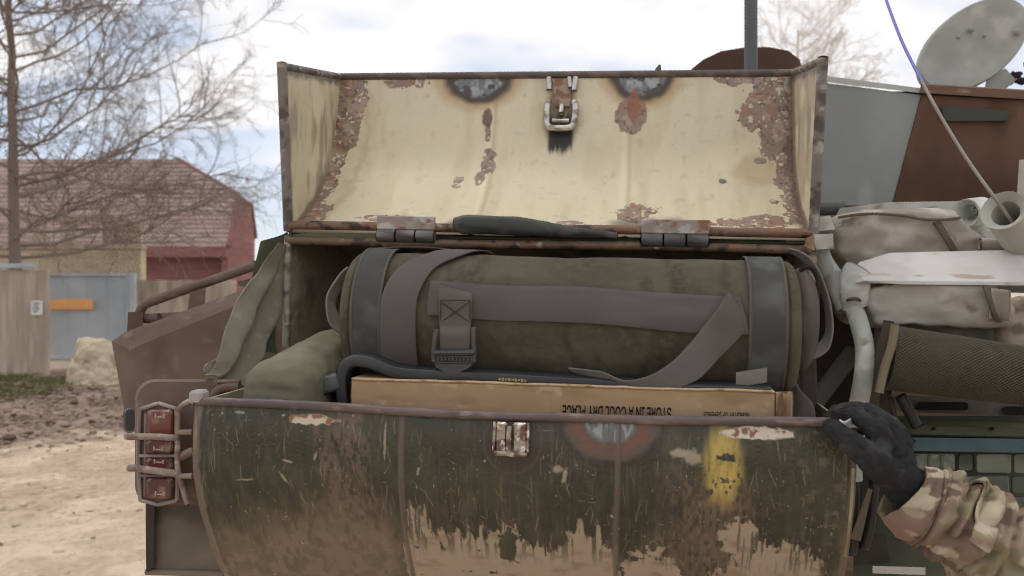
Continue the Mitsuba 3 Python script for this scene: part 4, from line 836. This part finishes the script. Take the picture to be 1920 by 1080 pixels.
# ------------------------------------------------------------------ right of the bin: tube frame, beam, packs
WT = (.50, .51, .46); WTL = (((.36, .36, .32), 14, .57, .1), ((.60, .60, .56), 24, .62, .1), ((.28, .22, .17), 45, .70, .04))
FR = AV + '__tube_frame'
m = tube(curve([LP(a, b, v_) for a, b, v_ in ((1532, 452, .05), (1546, 492, .06), (1565, 520, .05), (1592, 560, .02), (1612, 610, -.02), (1622, 660, -.05), (1618, 715, -.06), (1605, 790, -.06), (1598, 900, -.06))], 120), .0165, 16)
painted('tube_frame', m, AV, (.40, .415, .38), WTL, label='pale bent tube frame right of the bin')
painted('tube_joint', tube(curve([LP(a, b, .05) for a, b in ((1530, 452), (1545, 500), (1556, 520))], 20), .0165, 14), FR, (.30, .32, .31), WTL)
painted('clamp', tube([LP(1566, 517, .04), LP(1580, 545, .03), LP(1594, 578, .015)], [.021, .0235, .0235], 18), FR, WT, WTL)
painted('clamp_strap', tube(curve([LP(a, b, z) for a, b, z in ((1581, 570, .02), (1590, 562, -.012), (1604, 560, -.018), (1615, 572, .0))], 24), .003, 6), FR, (.09, .075, .065))
painted('brace', tube([LP(1600, 660, .1), LP(1520, 765, .05)], .017, 12), FR, (.12, .12, .11))
painted('corner_bracket', join(hull([LP(a, b, v_) for a, b in ((1523, 440), (1562, 438), (1563, 466), (1530, 468)) for v_ in (-.02, .05)]), hull([LP(a, b, v_) for a, b in ((1526, 408), (1556, 404), (1566, 430), (1530, 434)) for v_ in (.06, .1)])), FR, (.55, .55, .52), WTL, e=.012)
painted('bracket_tab', hull([LP(a, b, -.03 + (k % 2) * .01) for k, (a, b) in enumerate(((1512, 446), (1526, 440), (1528, 470), (1516, 474), (1508, 462), (1508, 460)))]), FR, (.36, .28, .20), RUST, 'rusty_tube', e=.01)
# white beam with a rounded end
bp = [(1604, 510), (1612, 492), (1668, 473), (1990, 466), (1990, 532), (1700, 533), (1640, 527), (1612, 545), (1606, 530)]
bm_ = hull([LP(a, b, v_) for a, b, v_ in ((1604, 508, -.005), (1610, 492, .03), (1604, 530, -.02), (1668, 474, .05), (2000, 466, .05), (1620, 526, -.03), (1690, 529, -.03), (2000, 530, -.03), (1614, 530, -.025), (1690, 533, -.03), (2000, 536, -.03), (1606, 520, .02), (1700, 500, .06), (2000, 500, .06))])
painted('beam', bm_, AV, (.54, .525, .50), (((.60, .59, .57), 10, .56, .1), ((.42, .34, .27), (14, 14, 50), .68, .05)), e=.008, s=10, label='white painted beam across the packs')
m = tube(curve([LP(a, b, v_) for a, b, v_ in ((1612, 505, 0), (1604, 522, -.005), (1603, 545, -.005), (1607, 575, 0))], 24), .012, 12, flat=2.2, up=(1, 0, 0)); painted('end_lug', m, AV + '__beam', (.46, .46, .43), WTL)
pw = lambda a, b, v_: LP(a, b, v_)
painted('beam_plate', hull([LP(a, b, v_) for a, b in ((1850, 432), (1905, 430), (1912, 448), (1880, 450), (1848, 446)) for v_ in (.1, .13)]), AV, (.55, .56, .54), WTL, e=.012)
painted('bolt', join(tube([LP(1838, 458, .08), LP(1886, 458, .08)], .012, 12), tube([LP(1884, 450, .08), LP(1896, 452, .08)], .007, 8)), AV, (.38, .33, .30), (), 'rusty_tube')
m = pipe(LP(1812, 400, .28), LP(1840, 396, .33), .028, .030); mm = tube(curve([LP(a, b, .34) for a, b in ((1822, 402), (1836, 420), (1850, 440))], 12), .03, 14)
painted('eye_bracket', join(m, mm), AV, (.52, .54, .52), WTL)
painted('shelf', hull([LP(a, b, v_) for a, b in ((1575, 390), (1670, 379), (1810, 377), (1812, 412), (1560, 420)) for v_ in (.42, .6)]), AV, (.50, .50, .47), WTL, e=.02)
painted('dark_bar', tube([LP(1520, 392, .5), LP(1582, 390, .5)], .016, 10), AV, (.09, .095, .09))

def pack(key, corners, v0, v1, seed, label, col, amp=.02):
    """soft canvas pack: front outline as picture corners at v0, depth to v1, inflated and creased"""
    f = np.array([LP(a, b, v0) for a, b in corners]); b_ = f + [0, v1 - v0, 0]; top = f.mean(0)
    m = hull(np.vstack([f * .97 + top * .03, b_, f + [0, .02, 0]])); m = fine_mesh(m, .008); trimesh.smoothing.filter_laplacian(m, iterations=7)
    v = m.vertices; n = m.vertex_normals; m.vertices = v + n * (1.5 * amp * (N3(v, 9, 4, seed) - .5) + .9 * amp * (np.abs(N3(v, (9, 10, 22), 2, seed + 3) - .5) * -2.4 + .5))[:, None]
    k = thing(key, label, 'canvas pack'); v = m.vertices
    painted('body', m, k, col, (((col[0] * .72, col[1] * .68, col[2] * .64), 9, .57, .1), ((col[0] * 1.2, col[1] * 1.2, col[2] * 1.2), 16, .63, .1), ((.22, .18, .15), 26, .68, .04)), 'canvas', seed=seed); return k
PK = (.48, .445, .395)
k1 = pack('canvas_pack', [(1566, 412), (1600, 400), (1800, 396), (1832, 440), (1850, 520), (1700, 560), (1590, 520), (1570, 480)], .10, .36, 3, 'dusty beige canvas pack above the white beam', PK)
painted('strap', ribbon([(LP(a, b, v_), LP(a + 13, b - 2, v_)) for a, b, v_ in ((1690, 396, .2), (1738, 408, .12), (1758, 430, .085), (1775, 458, .078), (1790, 480, .078))], .003, 30, 4), k1, (.15, .115, .085), mt='webbing')
painted('seam_cord', tube(curve([LP(a, b, v_) for a, b, v_ in ((1572, 408, .095), (1640, 401, .092), (1690, 404, .09), (1740, 412, .088), (1800, 408, .1))], 40), .003, 6), k1, (.17, .13, .1), mt='webbing')
k2 = pack('canvas_pack', [(1622, 545), (1650, 530), (1860, 530), (1892, 590), (1885, 606), (1640, 612), (1624, 590)], -.02, .25, 8, 'dusty beige canvas pack under the white beam', (.46, .43, .385))
painted('strap', ribbon([(LP(a, b, v_), LP(a + 10, b, v_)) for a, b, v_ in ((1842, 536, -.035), (1852, 565, -.045), (1860, 590, -.042), (1868, 604, -.035))], .003, 24, 4), k2, (.15, .12, .09), mt='webbing')
painted('flap', sheet(np.array([[LP(1856 + x * 38, 540 + y * 58 + 4 * x, -.04 + .01 * math.sin(4 * x)) for y in np.linspace(0, 1, 8)] for x in np.linspace(0, 1, 8)]), .004), k2, (.36, .31, .255), mt='canvas')
painted('skirt', sheet(np.array([[LP(1640 + x * 225, 606 + y * 50, .02 + .012 * math.sin(17 * x) * (y + .2)) for y in np.linspace(0, 1, 10)] for x in np.linspace(0, 1, 60)]), .004), k2, (.19, .17, .135), mt='canvas')
k3 = pack('canvas_pack', [(1868, 600), (1990, 560), (1990, 700), (1900, 660), (1866, 640)], .06, .3, 13, 'pale canvas pack at the right edge beside the woven roll', (.50, .42, .34))

# woven roll and strap
wr_ = thing('woven_roll', 'rolled dark woven mat tied beside the canvas packs', 'rolled mat')
rp0, rp1 = LP(1662, 670, -.06), LP(1990, 714, -.06); ax = rp1 - rp0; LL = np.linalg.norm(ax); ax /= LL; yv = np.array([0, 1., 0]); zv = np.cross(ax, yv); 
na, nl = 480, 700; aa, ll = np.meshgrid(np.linspace(0, 2 * np.pi, na, endpoint=False), np.linspace(0, LL, nl), indexing='ij')
rad = .056 - .008 * (ll / LL); kk = np.sin(aa * 60 + ll * 860) * .75 + .4 * np.sin(aa * 60 - ll * 860) + .5 * (N3(np.stack([ll, np.cos(aa) * .05, np.sin(aa) * .05], -1), 60, 3, 3) - .5); rad = rad + .0010 * kk
g_ = rp0 + ll[..., None] * ax + rad[..., None] * (np.cos(aa)[..., None] * yv + np.sin(aa)[..., None] * zv)
m = grid(g_, closed_u=True); c = hue(m.vertices, (.085, .075, .058), (), .2, 10, 4) * (1 + .45 * np.clip(kk.ravel(), -1, 1))[:, None]; m = join(m, capfan(g_[:, 0], False)); c = np.vstack([c, np.tile([.03, .027, .022], (na + 1, 1))])
put('mat', m, 'canvas', wr_, smooth=True, color=np.clip(c, .004, .9), local=True)
painted('strap', ribbon([(LP(a, b, -.12), LP(a + 13, b + 3, -.11)) for a, b in ((1672, 606), (1667, 640), (1652, 690), (1642, 735))], .005, 40, 5), wr_, (.25, .215, .15), mt='webbing', label='tan strap round the end of the woven roll')
painted('strap', ribbon([(LP(a, b, -.06), LP(a + 18, b + 3, -.07)) for a, b in ((1658, 600), (1648, 640), (1636, 690), (1630, 760))], .005, 40, 5), wr_, (.10, .085, .065), mt='webbing')
painted('end_flap', sheet(np.array([[LP(1632 + x * 30 + 8 * y, 700 + y * 75, -.05 + .01 * x) for y in np.linspace(0, 1, 8)] for x in np.linspace(0, 1, 8)]), .006), wr_, (.06, .045, .032), mt='canvas')

# rear shelf, blue rail and stacked pouches below
painted('rear_shelf', hull([LP(a, b, v_) for a, b in ((1662, 740), (2000, 752), (2000, 786), (1660, 770)) for v_ in (.12, .14)]), AV, (.19, .165, .14), (((.13, .11, .09), 12, .56, .1),), e=.02, label='grey-brown ledge with hand slots under the woven roll')
painted('hand_slot', hull(rr(1718, 1816, 754, 769, 7, .11) + rr(1718, 1816, 754, 769, 7, .118)), AV + '__rear_shelf', (.015, .014, .013), e=.03)
painted('hand_slot', hull(rr(1880, 1990, 762, 778, 7, .11) + rr(1880, 1990, 762, 778, 7, .118)), AV + '__rear_shelf', (.015, .014, .013), e=.03)
painted('green_shelf', hull([LP(a, b, v_) for a, b, v_ in ((1690, 798, .0), (2000, 806, 0), (2000, 820, -.01), (1690, 814, -.01), (1690, 786, .14), (2000, 792, .14))]), AV, (.10, .105, .06), e=.02, label='olive green angle strip with bolt holes')
for a in (1751, 1860): painted('bolt_hole', hull(rr(a - 4, a + 4, 800, 806, 3, -.011) + rr(a - 4, a + 4, 800, 806, 3, .0)), AV + '__green_shelf', (.01, .01, .01))
painted('blue_rail', hull([LP(a, b, v_) for a, b, v_ in ((1694, 820, -.01), (2000, 824, -.01), (2000, 850, -.015), (1694, 845, -.015), (1694, 818, .05), (2000, 822, .05), (1694, 845, .05), (2000, 850, .05))]), AV, (.075, .125, .135), (((.10, .155, .165), 12, .58, .1),), e=.02, label='blue-green rail above the stacked blocks')
painted('lower_plate', hull([LP(a, b, v_) for a, b in ((1600, 780), (2000, 780), (2000, 1140), (1600, 1140)) for v_ in (.17, .19)]), AV, (.10, .115, .095), (((.06, .068, .055), 9, .56, .1),), e=.03)
BLK = [((1694, 1790), (850, 884), 0, 'widest grey-green ribbed block, leftmost under the blue rail'), ((1796, 1826), (850, 884), .02, 'narrow grey-green block under the blue rail, second from the left'),
       ((1830, 1896), (850, 888), .006, 'pale grey-green block under the blue rail, third from the left'), ((1900, 1950), (850, 888), .015, 'grey-green block under the blue rail at the picture edge'),
       ((1700, 1786), (887, 932), .02, 'grey-green block in the second row behind the upper cuff'), ((1790, 1892), (892, 938), .0, 'large plain grey-green block in the second row'),
       ((1896, 1950), (892, 926), .018, 'dark grey-green block in the second row at the picture edge'), ((1834, 1882), (942, 972), .01, 'small grey-green block just above the sleeve, bottom row'), ((1886, 1950), (930, 972), .02, 'dark block above the elbow at the picture edge, bottom row')]
for i, ((x0, x1), (y0, y1), z, lab) in enumerate(BLK):
    m = hull(rr(x0, x1, y0, y1, 5, z, 3) + rr(x0 + 2, x1 - 2, y0 + 2, y1 - 2, 5, z - .008, 3) + rr(x0, x1, y0, y1, 5, z + .06, 3))
    k = thing('equipment_block', lab, 'block', 'stacked blocks under the blue rail')
    painted('wrap', m, k, (.24, .265, .215) if 'dark' not in lab else (.13, .15, .12), (((.15, .17, .135), 16, .55, .1), ((.30, .33, .28), 30, .64, .06)), 'canvas', e=.010, seed=i)
    if i == 0:
        for q_ in range(3): painted('rib', tube(curve([LP(1718 + 24 * q_, y, z - .009) for y in (854, 868, 880)], 10), .003, 6), k, (.17, .19, .15), mt='canvas')
painted('white_sill', hull([LP(a, b, v_) for a, b in ((1636, 1061), (1735, 1064), (1735, 1078), (1636, 1075)) for v_ in (-.02, .1)]), AV, (.55, .54, .55), e=.02, label='white step edge at the bottom right')
for pth, r_ in ((((1668, 745), (1680, 790), (1712, 830)), .006), (((1688, 742), (1704, 770), (1720, 800)), .01), (((1600, 880), (1602, 960), (1596, 1040)), .012), (((1640, 900), (1636, 960), (1620, 1030)), .010)):
    painted('cable', tube(curve([LP(a, b, -.03) for a, b in pth], 20), r_, 8), AV, (.03, .028, .026), (), 'black_plastic')
painted('bracket_plate', hull([LP(a, b, v_) for a, b in ((1600, 1000), (1660, 1000), (1670, 1055), (1600, 1060)) for v_ in (.0, .05)]), AV, (.05, .048, .04), e=.02)
painted('strut', hull([LP(a, b, v_) for a, b in ((1628, 915), (1636, 918), (1614, 1015), (1594, 1010)) for v_ in (-.06, -.05)]), AV, (.15, .125, .095), e=.02)
painted('inner_wall', hull([LP(a, b, v_) for a, b in ((1500, 455), (1660, 500), (1680, 900), (1500, 900)) for v_ in (.28, .31)]), AV, (.05, .045, .04), e=.04)

# ------------------------------------------------------------------ person: gloved hand on the rim, camouflage sleeve
pe = thing('person', 'person in camouflage jacket with a black gloved hand gripping the bin rim', 'person')
H = lambda a, b, v_: LP(a, b, v_)
wrist = H(1690, 905, -.40)
mcp = [H(1644, 806, -.425), H(1657, 797, -.395), H(1671, 801, -.367), H(1682, 813, -.343)]
pip = [H(1603, 774, -.402), H(1611, 770, -.374), H(1626, 772, -.348), H(1648, 784, -.325)]
dip = [H(1570, 774, -.374), H(1583, 770, -.350), H(1602, 772, -.328), H(1628, 782, -.312)]
tip = [H(1560, 788, -.352), H(1566, 790, -.333), H(1588, 795, -.315), H(1616, 804, -.303)]
bn = []
fr0 = [.0125, .0128, .0125, .0118]
for k in range(4):
    bn += [((wrist, .026), (mcp[k], .0165)), ((mcp[k], .0155), (pip[k], fr0[k] + .001)), ((pip[k], fr0[k] + .001), (dip[k], fr0[k])), ((dip[k], fr0[k]), (tip[k], fr0[k] - .0015))]
for k in range(3): bn.append(((mcp[k], .0135), (mcp[k + 1], .0135)))
tb, tm_, tt_ = H(1640, 866, -.445), H(1594, 829, -.442), H(1558, 801, -.420)
bn += [((wrist, .026), (tb, .021)), ((tb, .020), (tm_, .0162)), ((tm_, .0158), (tt_, .0130)), ((tb, .018), (H(1652, 836, -.43), .016))]
bn += [((wrist, .030), (H(1722, 935, -.40), .031)), ((H(1722, 935, -.40), .031), (H(1760, 965, -.40), .032))]
m = skin(bn, .0032, 5)
m.vertices = m.vertices + m.vertex_normals * (.0030 * (N3(m.vertices, 45, 3, 6) - .5) - .0022 * sst(.08, 0, np.abs(N3(m.vertices, 38, 2, 16) - .5)))[:, None]
painted('glove', m, pe, (.028, .028, .029), (((.05, .05, .05), 40, .6, .1),), 'glove_knit', label='black knitted glove')
painted('rag', sheet(np.array([[H(1574 + x * 42, 786 + y * 18 + 4 * math.sin(7 * x), -.408 - .006 * math.sin(5 * x + 3 * y)) for y in np.linspace(0, 1, 5)] for x in np.linspace(0, 1, 12)]), .002), pe, (.55, .53, .52), (), 'matte', label='scrap of pale paper between thumb and fingers')
# sleeve
pth = curve([np.r_[H(a, b, v_), r_] for a, b, v_, r_ in ((1692, 918, -.40, .046), (1712, 934, -.40, .052), (1760, 962, -.402, .059), (1815, 996, -.405, .064), (1865, 1022, -.405, .070), (1920, 1055, -.40, .078), (1985, 1085, -.40, .076))], 220)
tg = np.gradient(pth[:, :3], axis=0); tg /= np.linalg.norm(tg, axis=1, keepdims=True); n_ = 150; a_ = np.linspace(0, 2 * np.pi, n_, endpoint=False); yv = np.array([0, -1., 0]); R_ = []
for i in range(220):
    x = yv - tg[i] * (yv @ tg[i]); x /= np.linalg.norm(x); y = np.cross(tg[i], x); s = i / 219
    fold = .0055 * np.sin(i * .26 + 1.6 * np.sin(a_ + i * .02) + 2.0 * N3(np.c_[np.cos(a_), np.sin(a_), 0 * a_ + s * 5], 1.3, 3, 4)) * sst(.10, .3, s)
    fold2 = -.014 * sst(.16, .0, np.abs(N3(np.c_[np.cos(a_) * 1.1, np.sin(a_) * 1.1 + s * 2, 0 * a_ + s * 8], 1.2, 2, 14) - .5)) * sst(.15, .3, s) + .020 * (N3(np.c_[np.cos(a_) * 1.4, np.sin(a_) * 1.4, 0 * a_ + s * 9], 1.0, 4, 9) - .5) - .007 * np.exp(-((s - .17 - .03 * np.sin(a_)) / .012) ** 2)
    R_.append(pth[i, :3] + (pth[i, 3] + fold + fold2)[:, None] * (np.cos(a_)[:, None] * x + np.sin(a_)[:, None] * y))
R_ = np.array(R_); inner = pth[0, :3] + (R_[0] - pth[0, :3]) * .86; R2 = np.concatenate([[inner + tg[0] * .03], [inner + tg[0] * .003], R_]); m = grid(R2, closed_v=True)
if m.face_normals[5000] @ (m.triangles_center[5000] - pth[16, :3]) < 0: m.invert()
v = m.vertices
def camo(v):
    c = np.tile((.36, .285, .205), (len(v), 1)).astype(float) * (1 + .12 * (N3(v, 120, 2, 1) - .5))[:, None]
    for cc, sc, th, k in (((.27, .235, .15), (13, 13, 20), .52, 3), ((.23, .155, .12), (15, 15, 24), .55, 5), ((.48, .41, .31), (20, 20, 30), .58, 8), ((.15, .10, .078), (22, 22, 40), .645, 12)): c = lay(c, cc, sst(th - .012, th + .012, N3(v, sc, 3, k)) * .9)
    return c
put('sleeve', m, 'canvas', pe, smooth=True, color=camo(v), local=True, label='camouflage jacket sleeve with folds')
cf = [(1798, 925), (1830, 935), (1848, 960), (1840, 985), (1812, 1010)]
def surf(s, a, d=.004):
    i = int(s * 219); x = yv - tg[i] * (yv @ tg[i]); x /= np.linalg.norm(x); y = np.cross(tg[i], x); j = int((a % (2 * np.pi)) / (2 * np.pi) * n_) % n_; p = R_[i, j]; q_ = pth[i, :3]; e = (p - q_) / np.linalg.norm(p - q_); return p + e * d
fl = np.array([[surf(.38 + .16 * (y_ - .5) * (1 - .55 * x_) + .03 * x_, -1.9 + 2.0 * x_, .006 + .004 * math.sin(3 * x_)) for y_ in np.linspace(0, 1, 10)] for x_ in np.linspace(0, 1, 40)])
m = sheet(fl, .004); put('cuff_tab', m, 'canvas', pe, smooth=True, color=camo(m.vertices + [.3, 0, 0]) * 1.12, local=True)
sm = tube(np.array([surf(.17, a, .001) for a in np.linspace(0, 6.2, 60)]), .0022, 6); put('cuff_seam', sm, 'canvas', pe, smooth=True, color=camo(sm.vertices) * .8, local=True)
# the rest of the figure stands outside the frame at right
el_ = W(pth[-1, :3]); shd = np.array([1.02, 1.02, 1.48]); hip = np.array([1.22, .98, .95]); s2 = np.array([1.36, .80, 1.48])
tor = skin([((el_, .072), (shd, .085)), ((shd, .09), (s2, .09)), ((shd, .12), (hip + [-.1, .05, 0], .14)), ((s2, .12), (hip + [.1, -.05, 0], .14)), ((hip + [-.1, .05, 0], .14), (hip + [.1, -.05, 0], .14)), ((s2, .08), (s2 + [.12, -.08, -.28], .06)), ((s2 + [.12, -.08, -.28], .06), (s2 + [.05, .1, -.5], .05))], .03, 5)
put('jacket', tor, 'canvas', pe, smooth=True, color=camo(tor.vertices * .35), label=None)
leg = skin([((hip + [-.1, .05, -.02], .125), (hip + [-.12, .06, -.45], .085)), ((hip + [-.12, .06, -.45], .085), (hip + [-.12, .02, -.85], .06)), ((hip + [.1, -.05, -.02], .125), (hip + [.12, -.06, -.45], .085)), ((hip + [.12, -.06, -.45], .085), (hip + [.12, -.1, -.85], .06)), ((hip + [-.1, .05, 0], .12), (hip + [.1, -.05, 0], .12)), ((hip + [-.12, .02, -.85], .055), (hip + [-.14, .18, -.90], .045)), ((hip + [.12, -.1, -.85], .055), (hip + [.10, .06, -.90], .045))], .03, 5)
put('trousers', leg, 'canvas', pe, smooth=True, color=camo(leg.vertices * .35))
hc = (shd + s2) / 2 + [-.02, .06, .22]
hd = skin([((hc, .092), (hc + [-.01, .03, -.06], .07)), ((hc + [0, -.02, -.06], .06), ((shd + s2) / 2, .065)), ((hc + [-.01, .085, -.03], .018), (hc + [-.01, .10, -.045], .016)), ((hc + [-.085, .0, -.02], .018), (hc + [-.09, 0, -.04], .014)), ((hc + [.085, -.02, -.02], .018), (hc + [.09, -.02, -.04], .014))], .012, 4)
put('head', hd, 'matte', pe, smooth=True, color=np.tile((.45, .28, .2), (len(hd.vertices), 1)))
hm = trimesh.creation.icosphere(3, .125); hm.vertices = hm.vertices * [.95, 1.1, .8]; hm = hm.slice_plane([0, 0, -.01], [0, 0, 1]); hm.vertices = hm.vertices + hc + [0, 0, .035]
put('helmet', hm, 'canvas', pe, smooth=True, color=camo(hm.vertices * .35))
